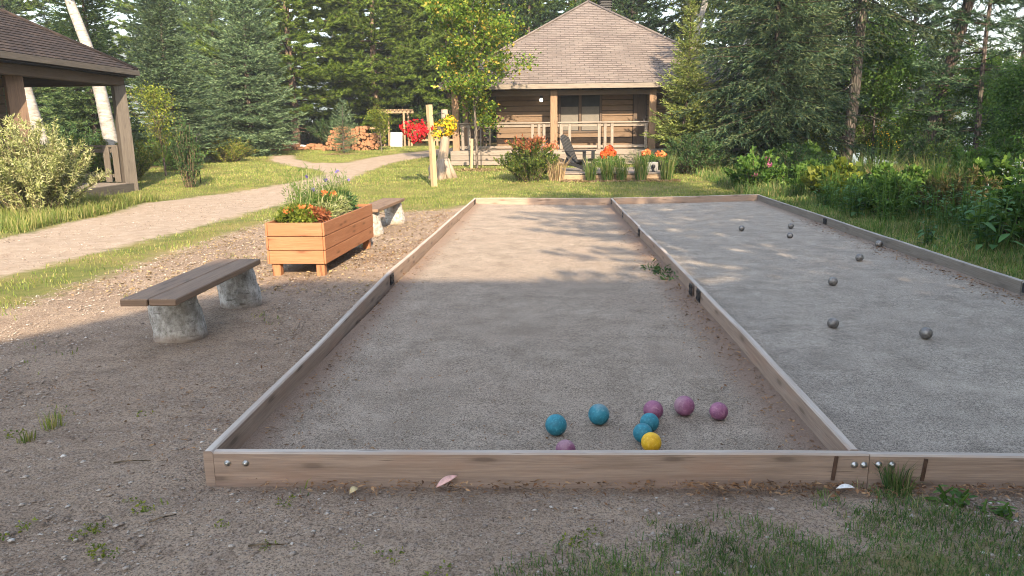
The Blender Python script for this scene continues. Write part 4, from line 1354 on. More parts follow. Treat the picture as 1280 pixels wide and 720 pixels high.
for x in (-11.06, -11.30, -12.2, -13.1, -14.0, -14.9, -15.8):
    b = MB(); b.box(P(x, 18.99, .72), (.16, .04, .92), None, .005); b.build('baluster', M['oldgrey'], pav)
b = MB()
co2 = co
lapped(b, -12.0, -12.0, 13.4, 16.5, .25, 2.8); lapped(b, -16.4, -12.05, 16.5, 16.5, .25, 2.8); lapped(b, -16.4, -12.05, 13.4, 13.4, .25, 2.8)
b.build('inner_wall', M['darkboard'], pav)
b = MB(); b.box(P(-12.05, 17.1, 1.4), (.16, .16, 2.4), None, .01); b.build('post', M['darkboard'], pav)

# ---------------------------------------------------------------- unseen lodge behind the camera, roof shaped and placed to shade the courts
bc = thing('cabin', 'unseen tall hip roofed log lodge added behind the viewpoint, its roof shaped to shade the front of the courts', 'cabin', (4.7, -12.8, 0))
co = bc.location
hip_roof('roof', 'shingle_dark', 4.7, -12.8, 6.0, 6.4, 6.0, 11.0, .18, bc, 'darkboard', ridge=1.95)
b = MB()
lapped(b, -.5, 9.9, -7.2, -7.2, .1, 6.2); lapped(b, -.5, 9.9, -18.4, -18.4, .1, 6.2)
lapped(b, -.5, -.5, -18.35, -7.25, .1, 6.2); lapped(b, 9.9, 9.9, -18.35, -7.25, .1, 6.2)
b.build('log_wall', M['siding'], bc)
for x0 in (.4, 3.0, 7.2):
    window(bc, x0, x0 + 1.5, 3.9, 5.3, -7.24)
    if x0 != 3.0: window(bc, x0, x0 + 1.5, 1.0, 2.4, -7.24)
b = MB(); b.box(P(3.75, -7.2, 1.15), (.95, .10, 2.05), None, .005); b.build('door', M['darkboard'], bc)
b = MB(); b.box(P(3.75, -6.7, .06), (2.4, .9, .12), None, .01); b.build('doorstep', M['deckgrey'], bc)

# ---------------------------------------------------------------- platform with chair and pots
pf = thing('deck_platform', 'low grey plank platform in front of the cabin with a black chair on it', 'platform', (1.97, 22.4, 0))
co = pf.location
b = MB()
for i in range(21):
    b.box(P(1.97, 21.0 + i * .142, .26), (2.95, .136, .04), None, .004)
b.build('deck', M['deckgrey'], pf)
b = MB()
for k in range(2):
    b.box(P(1.97, 20.93, .055 + k * .115), (2.98, .08, .11), None, .008)
    for x in (.52, 3.42): b.box(P(x, 22.4, .055 + k * .115), (.08, 2.86, .109), None, .008)
b.build('frame_timber', M['fence'], pf)

ch = thing('garden_chair', 'black slatted garden chair with a tall reclined back on the platform', 'chair', (.88, 22.0, .28), R(-28))
ch.scale = (1.03, 1.03, 1.03)
def adk(c):
    b = MB()
    for k in range(5): b.box((.02 + .10 * k, 0, .34 - .028 * (4 - k) * 1.0), (.085, .54, .022), Matrix.Rotation(R(-14), 3, 'Y'), .005)
    b.build('seat', M['blackplastic'], c)
    b = MB(); m = Matrix.Rotation(R(-24), 3, 'Y')
    for k in range(7):
        hgt = .80 + .10 * math.cos((k - 3) * .5)
        b.box(Vector((-.20, (k - 3) * .082, .56)) + m @ Vector((0, 0, hgt / 2 - .40)), (.022, .072, hgt), m, .006)
    b.box(Vector((-.20, 0, .56)) + m @ Vector((-.02, 0, .12)), (.02, .5, .07), m, .005)
    b.build('backrest', M['blackplastic'], c)
    for s_ in (-1, 1):
        MB().box((.10, s_ * .33, .56), (.70, .12, .025), None, .008).build('armrest', M['blackplastic'], c)
        MB().box((.40, s_ * .29, .275), (.10, .03, .55), None, .005).build('leg', M['blackplastic'], c)
        m2 = Matrix.Rotation(R(17), 3, 'Y')
        MB().box((.03, s_ * .255, .20), (.95, .03, .10), m2, .005).build('leg', M['blackplastic'], c)
adk(ch)

def pot(label, x, y, z, C, rad, leafm, nl, bm_, BC, br, nb, r=.15, h=.26, bs=.05):
    t = thing('flower_pot', label, 'flower pot', (x, y, z))
    MB().lathe([(r * .7, 0), (r * .95, h * .9), (r * 1.05, h * .9), (r * 1.05, h), (r * .9, h)], k=18).build('pot', M['blackplastic'], t)
    clump_leaves(t, leafm, C, rad, nl, .07, .03)
    blooms(t, bm_, BC, br, nb, bs)
pot('pot of bright red flowers on the platform beside the black chair', 1.78, 21.55, .28, [(0, 0, .32), (.15, .05, .3), (-.2, 0, .28), (.3, 0, .28)], .17, M['leaf_green'], 900, M['scarlet'],
    [(0, 0, .55), (-.12, 0, .48), (.10, 0, .52), (.02, .05, .62)], .12, 220, bs=.055)
pot('pot of orange flowers at the far side of the platform', 3.02, 22.6, .28, [(0, 0, .32), (.1, .05, .34), (-.12, 0, .3)], .15, M['leaf_green'], 600, M['salmon'], [(0, 0, .50), (-.08, 0, .46)], .10, 80)
pot('pot of orange flowers close to the dark juniper', 3.36, 22.3, .28, [(0, 0, .30), (.1, .05, .3), (-.1, 0, .3)], .14, M['leaf_green'], 600, M['salmon'], [(0, 0, .46), (.08, 0, .42), (-.07, .05, .42)], .10, 100)
t = thing('storage_box', 'small grey box with a black lamp on the platform corner', 'box', (3.0, 21.5, .28))
MB().box((0, 0, .13), (.34, .3, .26), None, .02).build('box_body', M['greybox'], t)
MB().lathe([(.05, 0), (.05, .02), (.02, .04), (.02, .10), (.055, .12), (.045, .19), (.01, .2)], (0.03, -.19, .0), 12).build('lamp', M['iron'], t)

# ---------------------------------------------------------------- arbor, rail fence, white board, firewood, stones far down the path
ax, ay = -8.0, 40.6; az = gz(ax, ay)
t = thing('garden_arbor', 'pale timber arbor with slatted top at the end of the path', 'arbor', (ax, ay, az), R(-8))
for sx in (-1, 1):
    for sy in (-1, 1):
        MB().box((sx * .56, sy * .35, .85), (.10, .10, 1.75), None, .008).build('post', M['fence'], t)
b = MB()
for sy in (-1, 1): b.box((0, sy * .35, 1.78), (1.75, .06, .13), None, .008)
b.build('beam', M['fence'], t)
b = MB()
for k in range(8): b.box((-.77 + k * .22, 0, 1.885), (.055, 1.05, .08), None, .006)
b.build('slat', M['fence'], t)
vn = MB(); vn.tube([(-.5, -.42, 0), (-.62, -.40, .6), (-.48, -.43, 1.2), (-.5, -.35, 1.7)], .012, 4); vn.build('vine_stem', M['stem'], t)
clump_leaves(t, M['leaf_lime'], [(-.55, -.4, .3), (-.58, -.4, .7), (-.52, -.42, 1.1), (-.5, -.4, 1.5)], .16, 500, .09, .06, 'vine')
def fence(label, x0, y0, x1, y1, n, rails=3, h=1.0):
    t = thing('rail_fence', label, 'fence', (x0, y0, gz(x0, y0)))
    d = Vector((x1 - x0, y1 - y0, 0)); a = math.atan2(d.y, d.x)
    b = MB()
    for k in range(rails): b.box(d / 2 + Vector((0, 0, .3 + k * (h - .35) / (rails - 1))), (d.length, .05, .12), a, .008)
    b.build('rail', M['fence'], t)
    for k in range(n + 1):
        MB().box(d * (k / n) + Vector((0, 0, h / 2 - .1)), (.11, .11, h + .2), None, .01).build('post', M['fence'], t)
fence('short timber rail fence between the woodpile and the arbor', -9.9, 40.9, -8.75, 40.8, 1)
fence('timber rail fence running from the arbor behind the red basket', -7.2, 40.6, -2.9, 39.6, 3)
t = thing('white_board', 'plain white board leaning beside the arbor', 'board', (-7.85, 39.7, gz(-7.85, 39.7)))
MB().box((0, 0, .38), (.62, .025, .76), Matrix.Rotation(R(-14), 3, 'X') @ Matrix.Rotation(R(8), 3, 'Z'), .004).build('panel', M['white'], t)

def log_proto():
    r = random.uniform(.075, .1)
    prof = [(r * .98, -.2), (r, -.19), (r, .19), (r * .98, .2)]
    m = MB(); k = random.choice((7, 8, 10)); m.lathe(prof, k=k, smooth=False)
    q = Matrix.Rotation(R(90), 3, 'X')
    m.v = [tuple(q @ Vector((v[0] * (1 + .12 * math.sin(i * 7.7)), v[1] * (1 + .10 * math.cos(i * 5.1)), v[2]))) for i, v in enumerate(m.v)]
    return m
protos = []
for k in range(6):
    o = log_proto().build('firewood_log', M['chipwood'])
    tag(o, 'short split log stacked in the woodpile under the pines', 'log', 'split logs in the woodpile')
    protos.append(o)
used = [False] * 6
def put_log(x, y, z, rot, label=None, group=None, s=1.0):
    k = random.randrange(6)
    o = protos[k] if (not used[k] and label is None) else link(protos[k].copy())
    if label is None: used[k] = True
    o.location = (x, y, z); o.rotation_euler = rot; o.scale = (s, s * random.uniform(.9, 1.1), s * random.uniform(.8, 1.1))
    if label: tag(o, label, None, group)
wy = 36.6
for row in range(8):
    n = 17 - (row // 2) - (1 if row > 5 else 0) * 3
    for i in range(n):
        x = -10.75 + row * .07 + i * .157 + (.078 if row % 2 else 0) + random.uniform(-.012, .012)
        sc_ = random.uniform(.78, 1.15)
        put_log(x + random.uniform(-.03, .03), wy + random.uniform(-.12, .12), gz(x, wy) + .085 + row * .138 + .05 * math.sin(i * .9), (0, random.random() * 6, random.uniform(-.15, .15)), s=sc_)
for i in range(46):
    x, y = random.uniform(-13.6, -10.9), random.uniform(36.9, 38.6)
    put_log(x, y, gz(x, y) + .08 + random.choice((0, 0, .12)), (random.uniform(-.2, .2), random.random() * 6, random.random() * 3.1), 'loose split log lying in the heap beside the pine trunk', 'loose logs beside the woodpile')

def rock(label, x, y, s, seed, group=None, mat='stone'):
    bm = bmesh.new(); bmesh.ops.create_icosphere(bm, subdivisions=3, radius=1)
    r = random.Random(seed); o3 = Vector((r.random() * 9, r.random() * 9, r.random() * 9))
    from mathutils import noise
    for v in bm.verts:
        v.co *= 1 + .35 * noise.noise(v.co * 1.1 + o3) + .1 * noise.noise(v.co * 3 + o3)
        v.co = Vector((v.co.x * s[0], v.co.y * s[1], v.co.z * s[2]))
    me = bpy.data.meshes.new('rock'); bm.to_mesh(me); bm.free(); me.materials.append(M[mat])
    o = mesh_obj('rock', me); o.location = (x, y, gz(x, y) + s[2] * .45); o.rotation_euler = (0, 0, r.random() * 6)
    tag(o, label, 'rock', group)
rock('pale boulder at the foot of the big pine trunk', -13.1, 38.9, (.42, .3, .22), 1)
rock('smaller pale stone next to the boulder by the pine trunk', -12.5, 38.6, (.24, .2, .15), 2)
rock('white angular rock among the tall weeds by the dark tree trunk', 7.9, 18.6, (.28, .22, .24), 3)
rock('flat grey rock beside the white one among the weeds', 7.35, 18.9, (.27, .2, .12), 4)

# ---------------------------------------------------------------- trees
def T(name, label, x, y, group=None, cat='tree', rz=0.0, dz=0.0):
    return thing(name, label, cat, (x, y, gz(x, y) + dz), rz, group)

GS = 'spruces beside the path'
blue = conifer(T('spruce_tree', 'broad blue green spruce with boughs down to the lawn, nearest the path', -13.0, 33.2, GS), 21, 10.2, 2.35, clear=.2, dz=.22, nb=11, el=(-.30, .55), droop=.12, tip=.22,
               twl=.45, nn=11, NL=.14, NW=.042, spread=.65, ns=10, mat=M['blue_spruce'])
dup(blue, (-14.1, 28.2, gz(-14.1, 28.2)), 2.0, (.86, .86, .70), 'shorter dense blue green spruce just behind the pavilion corner post', GS)
dup(blue, (-19.5, 44, .8), 4.0, 1.05, 'tall blue spruce rising in the gap behind the two nearer spruces', GS)
green = conifer(T('spruce_tree', 'dark green spruce behind the white birch trunk', -17.2, 28.5, GS), 22, 9.0, 2.0, clear=.3, dz=.24, nb=10, el=(-.25, .5), droop=.18, tip=.2, twl=.45, nn=10,
                NL=.14, NW=.042, spread=.65, ns=9, mat=M['green_spruce'])
dup(green, (-20.5, 33, .4), 1.0, 1.2, 'green spruce half hidden behind the pavilion roof', GS)
dup(green, (-16.6, 38.5, .6), 3.0, 1.05, 'pale green spruce between the two blue ones, farther back', GS)
dup(green, (-23, 27, .2), 5.0, 1.1, 'green spruce seen under the pavilion eaves', GS)
small = conifer(T('spruce_sapling', 'little young spruce in a mulch ring on the lawn before the woodpile', -9.1, 34.0, None, 'tree'), 23, 2.35, .82, clear=.15, dz=.16, nb=7, el=(-.05, .8), droop=.1, tip=.2,
                twl=.40, nn=7, NL=.10, NW=.026, ns=7, mat=M['blue_spruce'], trunk_r=.035)

GP = 'white pines behind the woodpile'
pine = conifer(T('pine_tree', 'big white pine with a bare reddish lower trunk behind the boulder', -13.4, 40.2, GP), 31, 17.0, 4.6, clear=2.0, dz=.66, nb=8, shape=.55, el=(-.12, .5), droop=.05, tip=.16, vj=.05,
               twl=.36, nn=46, NL=.20, NW=.038, spread=1.0, ns=10, mat=M['pine'], bark=M['bark_pine'], trunk_r=.24, tuft=True, rag=.35, snags=5)
pine2 = conifer(T('pine_tree', 'white pine with layered boughs hanging low over the woodpile', -9.4, 42.2, GP), 32, 16.0, 4.4, clear=1.5, dz=.66, nb=8, shape=.55, el=(-.16, .5), droop=.06, tip=.18, vj=.05,
                twl=.36, nn=46, NL=.20, NW=.038, spread=1.0, ns=10, mat=M['pine'], bark=M['bark_pine'], trunk_r=.22, tuft=True, rag=.35, snags=5)
for x, y, rz, s, src, lb in ((-5.6, 44.5, 1.0, .95, pine, 'white pine directly behind the arbor'), (-2.2, 42.5, 2.2, .9, pine2, 'white pine seen between the maple sapling and the pole'),
                             (-17.4, 45.5, 3.3, 1.0, pine2, 'white pine standing behind the broad blue spruce'), (1.6, 44.5, 4.4, 1.0, pine, 'white pine rising behind the cabin roof peak'),
                             (-11.6, 49, 5.2, 1.15, pine, 'tall white pine deep behind the woodpile'), (-7.2, 51, .4, 1.1, pine2, 'tall white pine deep behind the arbor')):
    dup(src, (x, y, gz(x, y)), rz, s, lb, GP)
dpine = conifer(T('pine_tree', 'dark full pine showing above the roof peak of the railed cabin', 4.6, 42, None), 33, 14.0, 3.8, clear=2.0, dz=.5, nb=7, shape=.6, el=(-.1, .7), droop=.05, tip=.15,
                twl=.34, nn=30, NL=.18, NW=.042, spread=1.0, ns=10, mat=M['pine_dark'], bark=M['bark_dark'], tuft=True, rag=.35)
dup(dpine, (-.8, 40.5, gz(-.8, 40.5)), 2.0, .82, 'dark pine close behind the maple sapling and roof slope')
GF = 'dark conifers deep in the forest'
k = 0
for x, y in ((-34, 52), (-29, 58), (-25, 50), (-21, 60), (-15, 57), (-9, 62), (-3, 58), (3, 60), (9, 56), (14, 62), (-38, 44), (-31, 38), (-27, 33), (-40, 33), (12.5, 48), (20, 60), (-3.5, 66), (6, 68), (-13, 68), (-33, 46), (-30.5, 43), (-36, 50), (24, 52), (28, 58), (17.5, 50)):
    src = (green, pine, dpine, blue)[k % 4]; k += 1
    dup(src, (x, y, gz(x, y)), random.uniform(0, 6), random.uniform(1.0, 1.3), 'conifer standing deep in the forest behind the nearer trees', GF)

GB = 'birches'
birch = broadleaf(T('birch_tree', 'leaning white birch whose trunk shows under the pavilion eave', -13.3, 23.0, GB), 41, 11.5, 2.6, base=5.4, limbs=16, depth=3, leaf=.085, leafw=.06, per=22, mat=M['leaf_birch'], bark=M['birch'],
                  trunk_r=.23, lean=(-2.4, .3), up=.6, clus=.22, kink=.15)
dup(birch, (-16.5, 24.5, gz(-16.5, 24.5)), 1.0, 1.0, 'white birch trunk above the pavilion roof peak', GB)
dup(birch, (8.0, 34.5, gz(8, 34.5)), 2.9, 1.15, 'white birch leaning behind the railed cabin, next to the big drooping spruce', GB)
dup(birch, (6.3, 37.5, gz(6.3, 37.5)), 3.6, 1.1, 'white birch farther behind the railed cabin roof', GB)
dup(birch, (-12.9, 52, 1.0), .5, 1.3, 'birch in the gap between the far pines', GB)
dup(birch, (-.5, 50, 1.0), .5, 1.35, 'birch rising behind the maple sapling', GB)

maple = broadleaf(T('maple_sapling', 'young maple with leaves turning yellow and red, tied to a stake', -2.3, 24.9, None, 'tree'), 51, 6.3, 1.95, base=1.15, limbs=20, depth=3, leaf=.10, leafw=.085, per=11,
                  mat=M['leaf_maple'], bark=M['bark_grey'], trunk_r=.045, up=.62, clus=.15)
t = thing('tree_stake', 'pale wooden stake beside the maple sapling trunk', 'stake', (-2.42, 24.75, gz(-2.4, 24.7)), 0)
MB().box((0, 0, .45), (.09, .07, 1.1), Matrix.Rotation(R(2), 3, 'Y'), .01).build('stake_post', M['postwood'], t)
t = thing('tree_stake', 'thin dark metal stake beside the maple sapling', 'stake', (-2.12, 24.75, gz(-2.1, 24.7)), 0)
MB().tube([(0, 0, -.1), (.01, 0, 1.3)], .016, 6).build('stake_rod', M['iron'], t)

# trees between the court and the lake
GR = 'conifers between the court and the lake'
yel = conifer(T('spruce_tree', 'sunlit yellow green young spruce at the corner of the railed cabin', 4.5, 24.7, GR), 61, 5.2, 1.12, clear=.4, dz=.17, nb=9, el=(-.1, .7), droop=.12, tip=.2, twl=.48, nn=10, NL=.12, NW=.034,
              spread=.7, ns=8, mat=M['yellow_spruce'], rag=.35)
hem = conifer(T('spruce_tree', 'big drooping dark spruce hiding the far end of the railed cabin', 6.9, 23.6, GR), 62, 8.8, 2.6, clear=.5, dz=.22, nb=9, shape=.5, el=(-.12, .5), droop=.30, tip=.12, twl=.48, nn=13, NL=.13, NW=.03,
              spread=.6, ns=11, mat=M['hemlock'], rag=.4, hang=.45)
hem2 = conifer(T('spruce_tree', 'tall spruce with a bare dark lower trunk behind the low leafy plants', 9.55, 24.6, GR), 63, 15.5, 2.9, clear=4.0, dz=.44, nb=6, shape=.45, el=(-.22, .4), droop=.25, tip=.12, twl=.45, nn=12, NL=.14,
               NW=.032, spread=.6, ns=10, mat=M['hemlock'], trunk_r=.21, lean=(.7, 0), rag=.5, hang=.4, snags=8, bark=M['bark_grey'])
conifer(T('spruce_tree', 'leaning dark trunked spruce with the lake showing on both sides', 12.7, 26.0, GR), 66, 16.0, 2.6, clear=5.0, dz=.5, nb=6, shape=.4, el=(-.22, .4), droop=.2, tip=.12, twl=.42, nn=11, NL=.14, NW=.03, spread=.6,
        ns=9, mat=M['hemlock'], trunk_r=.24, lean=(2.6, 0), rag=.5, hang=.4, snags=6, bark=M['bark_dark'])
dup(hem, (9.3, 29.5, 0), 1.2, 1.05, 'drooping spruce behind the tall bare trunk', GR)
thin = conifer(T('pine_tree', 'thin dark pine with sparse tufted boughs against the lake', 13.4, 24.3, GR), 64, 10.5, 2.4, clear=1.0, dz=.55, nb=5, shape=.4, el=(-.1, .55), droop=.05, tip=.15, twl=.34, nn=16, NL=.16, NW=.026,
               spread=1.0, ns=8, mat=M['pine_dark'], trunk_r=.10, tuft=True, rag=.4)
dup(thin, (15.2, 22.8, gz(15.2, 22.8)), 2.0, 1.05, 'sparse pine nearest the edge of the wood, beside the thin one', GR)
dup(thin, (16.5, 27.5, gz(16.5, 27.5)), 4.0, 1.1, 'sparse pine on the lake bank behind the others', GR)
dup(dpine, (11.4, 34.5, gz(11.4, 34.5)), 4.0, .8, 'dense dark pine behind the tall bare trunk and the lake bank', GR)
lak = broadleaf(T('broadleaf_tree', 'sunlit yellow green tree on the lake bank between the dark trunks', 12.6, 33.0, None), 71, 8.5, 2.3, base=1.0, limbs=18, depth=3, leaf=.09, leafw=.065, per=13, mat=M['leaf_birch'], up=.6, clus=.2)
dup(lak, (7.4, 40, gz(7.4, 40)), 2.0, 1.25, 'pale green leafy tree rising behind the cabin roof next to the birches')
dup(lak, (18.5, 31, gz(18.5, 31)), 4.0, .8, 'small leafy tree low on the lake bank')
und = broadleaf(T('small_tree', 'dense leafy young tree between the bare trunk and the leaning one', 11.5, 27.2, None, 'tree'), 140, 4.6, 1.7, base=.3, limbs=22, depth=3, leaf=.10, leafw=.065, per=16, mat=M['leaf_green'], up=.5, clus=.2, trunk_r=.05)
for x, y, s, lb in ((14.2, 25.6, .85, 'dense leafy young tree just past the leaning trunk'), (16.4, 23.4, 1.0, 'dense leafy young tree under the sparse pines'), (13.0, 31.0, 1.2, 'dense leafy young tree on the bank above the water'),
                    (11.3, 18.4, .62, 'dense leafy young tree over the yellowish bush'), (9.4, 13.2, .55, 'low dense leafy tree at the edge of the bank')):
    dup(und, (x, y, gz(x, y)), random.uniform(0, 6), s, lb)
for x, y, s, lb in ((11.3, 27.6, .55, 'leafy sapling tree just behind the tall bare trunk'), (14.6, 28.6, .62, 'yellow green young tree behind the leaning dark trunk'), (16.9, 25.2, .6, 'leafy young tree beyond the sparse pines'),
                    (13.9, 21.2, .48, 'leafy young tree in front of the thin pine'), (17.5, 20.8, .7, 'leafy tree at the edge of the view on the lake bank'), (10.6, 31.2, .7, 'pale leafy tree behind the drooping spruces by the lake')):
    dup(lak, (x, y, gz(x, y)), random.uniform(0, 6), s, lb)
# trees past the edge of the frame whose shade falls over the courts
GX = 'trees standing beside the viewpoint'
for x, y, src, s, rz, lb in ((7.4, .5, hem, 1.3, 1, 'drooping spruce nearest the tall lodge'), (9.4, -3.2, hem2, .9, 3, 'tall spruce at the corner of the tall lodge'),
                             (12.0, 2.5, hem2, 1.0, 2, 'tall bare trunked spruce back from the grey court'),
                             (12.5, 9.5, hem, 1.2, 2.5, 'drooping spruce beyond the weeds beside the grey court'), (15, 6, hem2, 1.0, 4.5, 'tall spruce on the bank near the grey court'),
                             (16.5, 14, hem, 1.0, .6, 'drooping spruce on the bank past the dark bush'), (6.2, -4.4, pine, .7, .8, 'pine growing close to the lodge wall')):
    dup(src, (x, y, gz(x, y)), rz, s, lb, GX)

# ---------------------------------------------------------------- shrubs and tall weeds
shrub(T('variegated_shrub', 'large pale variegated shrub with arching stems in front of the pavilion', -9.5, 13.6, None, 'shrub'), 81, 1.72, 1.12, stems=130, leaf=.085, leafw=.015, per=84, mat=M['leaf_pale'], arch=.35, sub=3)
shrub(T('red_tipped_shrub', 'dense round shrub with reddish shoot tips before the cabin porch', -.42, 20.7, None, 'shrub'), 82, 1.12, .95, stems=90, leaf=.06, leafw=.032, per=60, mat=M['leaf_ninebark'], arch=.5, sub=3, tips=M['tip_red'], tip_n=80, tipl=.09, low=0)
shrub(T('juniper_shrub', 'dark spreading juniper between the platform and the drooping spruce', 4.35, 22.6, None, 'shrub'), 83, 1.15, 1.1, stems=90, leaf=.055, leafw=.022, per=70, mat=M['leaf_dark'], arch=.5, sub=3, low=0)
shrub(T('rose_bush', 'rose bush with pink blooms at the end corner of the grey court', 4.95, 18.0, None, 'shrub'), 84, .95, .72, stems=50, leaf=.085, leafw=.06, per=34, mat=M['leaf_green'], arch=.5, sub=2, low=0)
rb_ = COL.objects['rose_bush']
blooms(rb_, M['pinkbloom'], [(.22, -.35, .62), (-.15, -.50, .42), (.3, .1, .72)], .05, 36, .045)
shrub(T('leafy_plant', 'low plant with broad light green leaves beside the outer board', 5.85, 15.4, None, 'plant'), 85, .72, .68, stems=60, leaf=.15, leafw=.13, per=9, mat=M['leaf_lime'], arch=.5, sub=1, low=.4)
shrub(T('leafy_shrub', 'thin yellow green shrub standing before the bare dark trunk', 8.35, 23.4, None, 'shrub'), 86, 1.7, .8, stems=34, leaf=.085, leafw=.055, per=16, mat=M['leaf_lime'], arch=.2, sub=3)
weed(T('milkweed', 'tall broad leaved weed at the outer board of the grey court', 5.28, 9.0, None, 'weed'), 87, .78, 11, .30, .24, .095, M['milkweed'], per=9)
weed(T('milkweed', 'small broad leaved weed close to the plated board', 4.75, 9.35, None, 'weed'), 88, .36, 5, .14, .17, .055, M['milkweed'], per=8)
weed(T('milkweed', 'broad leaved weed with pale flower heads deeper in the bank', 6.4, 10.2, None, 'weed'), 89, .95, 12, .45, .22, .085, M['milkweed'], per=9, bloom=M['whitebloom'], bloom_r=.025, bloomn=8)
weed(T('goldenrod', 'yellow flowered goldenrod behind the white rock', 8.15, 18.9, None, 'weed'), 90, 1.35, 16, .38, .13, .03, M['leaf_lime'], per=16, bloom=M['yellow'], bloom_r=.05, bloomn=5)
weed(T('goldenrod', 'budding goldenrod clump among the tall grass', 8.6, 16.8, None, 'weed'), 91, 1.05, 18, .45, .13, .03, M['fern'], per=16, bloom=M['leaf_lime'], bloom_r=.05, bloomn=20)
shrub(T('fern_clump', 'browning fern clump on the bank behind the tall grass', 6.5, 12.0, None, 'fern'), 92, .75, .75, stems=70, leaf=.10, leafw=.022, per=40, mat=M['brownfern'], arch=.8, sub=1, low=0)
shrub(T('bank_shrub', 'round dark green shrub on the bank in front of the sparse pine', 9.6, 16.3, None, 'shrub'), 93, 1.25, 1.25, stems=90, leaf=.065, leafw=.035, per=50, mat=M['leaf_green'], arch=.5, sub=3, low=0)
shrub(T('bank_shrub', 'leafy bush at the edge of the bank above the broad leaved weeds', 7.4, 10.6, None, 'shrub'), 94, 1.05, 1.05, stems=80, leaf=.06, leafw=.035, per=46, mat=M['leaf_green'], arch=.5, sub=3, low=0)
shrub(T('bank_shrub', 'dark bush behind the browning ferns', 8.6, 13.4, None, 'shrub'), 95, 1.1, 1.1, stems=80, leaf=.06, leafw=.03, per=46, mat=M['leaf_dark'], arch=.5, sub=3, low=0)
shrub(T('bank_shrub', 'dim shrub at the feet of the drooping spruce', 6.7, 20.9, None, 'shrub'), 96, .9, 1.2, stems=70, leaf=.06, leafw=.026, per=46, mat=M['leaf_dark'], arch=.5, sub=3, low=0)
shrub(T('bank_shrub', 'dark shrub low on the lake bank between the trunks', 11.4, 23.0, None, 'shrub'), 97, 1.3, 1.3, stems=70, leaf=.07, leafw=.03, per=46, mat=M['leaf_dark'], arch=.5, sub=3, low=0)
shrub(T('bank_shrub', 'yellowish bush below the thin pine on the bank', 12.0, 19.6, None, 'shrub'), 98, 1.4, 1.4, stems=70, leaf=.07, leafw=.035, per=40, mat=M['brownfern'], arch=.5, sub=3, low=0)
lg = shrub(T('bank_shrub', 'bright leafy bush right behind the outer board, next to the farthest boule', 5.75, 12.6, None, 'shrub'), 99, .62, .62, stems=60, leaf=.085, leafw=.05, per=34, mat=M['leaf_green'], arch=.5, sub=2, low=0)
for x, y, s, lb in ((6.5, 14.4, 1.2, 'bright leafy bush between the broad leaved plant and the ferns'), (6.1, 9.4, 1.15, 'bright leafy bush behind the tall milkweed'), (7.4, 12.2, 1.5, 'bright leafy bush up the bank behind the ferns'),
                    (8.4, 15.0, 1.5, 'bright leafy bush up the bank behind the wild grass'), (6.0, 17.6, 1.1, 'bright leafy bush next to the rose bush'), (7.2, 21.6, 1.5, 'bright leafy bush before the drooping spruces')):
    dup(lg, (x, y, gz(x, y)), random.uniform(0, 6), s, lb)
dup(green, (-22.0, 20.5, gz(-22, 20.5)), 2.5, 1.0, 'green spruce behind the inner wall of the pavilion', GS)
# undergrowth left of the path
shrub(T('slim_shrub', 'slim dark leafy shrub on the lawn beside a black stake', -9.55, 19.7, None, 'shrub'), 101, 1.85, .42, stems=34, leaf=.06, leafw=.03, per=40, mat=M['leaf_dark'], arch=.1, sub=3, low=.05)
t = thing('garden_stake', 'thin black hooked stake behind the slim shrub', 'stake', (-9.65, 20.6, gz(-9.6, 20.6)), 0)
MB().tube([(0, 0, -.1), (0, 0, 1.25), (.03, 0, 1.36), (.10, 0, 1.38), (.14, 0, 1.30)], .014, 6).build('stake_rod', M['iron'], t)
small_tree = broadleaf(T('small_tree', 'small open tree with reddish stems and yellowing leaves behind the pavilion post', -12.0, 23.2, None, 'tree'), 102, 2.7, 1.0, base=.5, limbs=14, depth=3, leaf=.07, leafw=.04, per=3, mat=M['leaf_lime'],
                       bark=M['bark_pine'], trunk_r=.03, up=.8)
broadleaf(T('small_tree', 'thin young tree with light green leaves before the woodpile', -7.75, 35.5, None, 'tree'), 103, 1.85, .6, base=.7, limbs=8, depth=2, leaf=.09, leafw=.06, per=12, mat=M['leaf_lime'], trunk_r=.025)
shrub(T('undergrowth_shrub', 'yellow green fern like shrub next to the pavilion corner post', -12.3, 21.6, None, 'shrub'), 104, 1.35, 1.0, stems=70, leaf=.10, leafw=.028, per=40, mat=M['fern'], arch=.4, sub=2, low=0)
shrub(T('undergrowth_shrub', 'light green bush at the foot of the shorter spruce', -12.7, 25.2, None, 'shrub'), 105, 1.3, 1.1, stems=70, leaf=.08, leafw=.03, per=40, mat=M['leaf_green'], arch=.4, sub=2, low=0)
shrub(T('undergrowth_shrub', 'yellowish goldenrod thicket between the two blue spruces', -12.6, 29.2, None, 'shrub'), 106, 1.0, 1.25, stems=80, leaf=.08, leafw=.024, per=40, mat=M['fern'], arch=.3, sub=2, low=0)
shrub(T('undergrowth_shrub', 'leafy thicket seen beneath the pavilion rail', -13.6, 21.2, None, 'shrub'), 107, 1.3, 1.3, stems=70, leaf=.08, leafw=.03, per=40, mat=M['leaf_green'], arch=.3, sub=2, low=0)

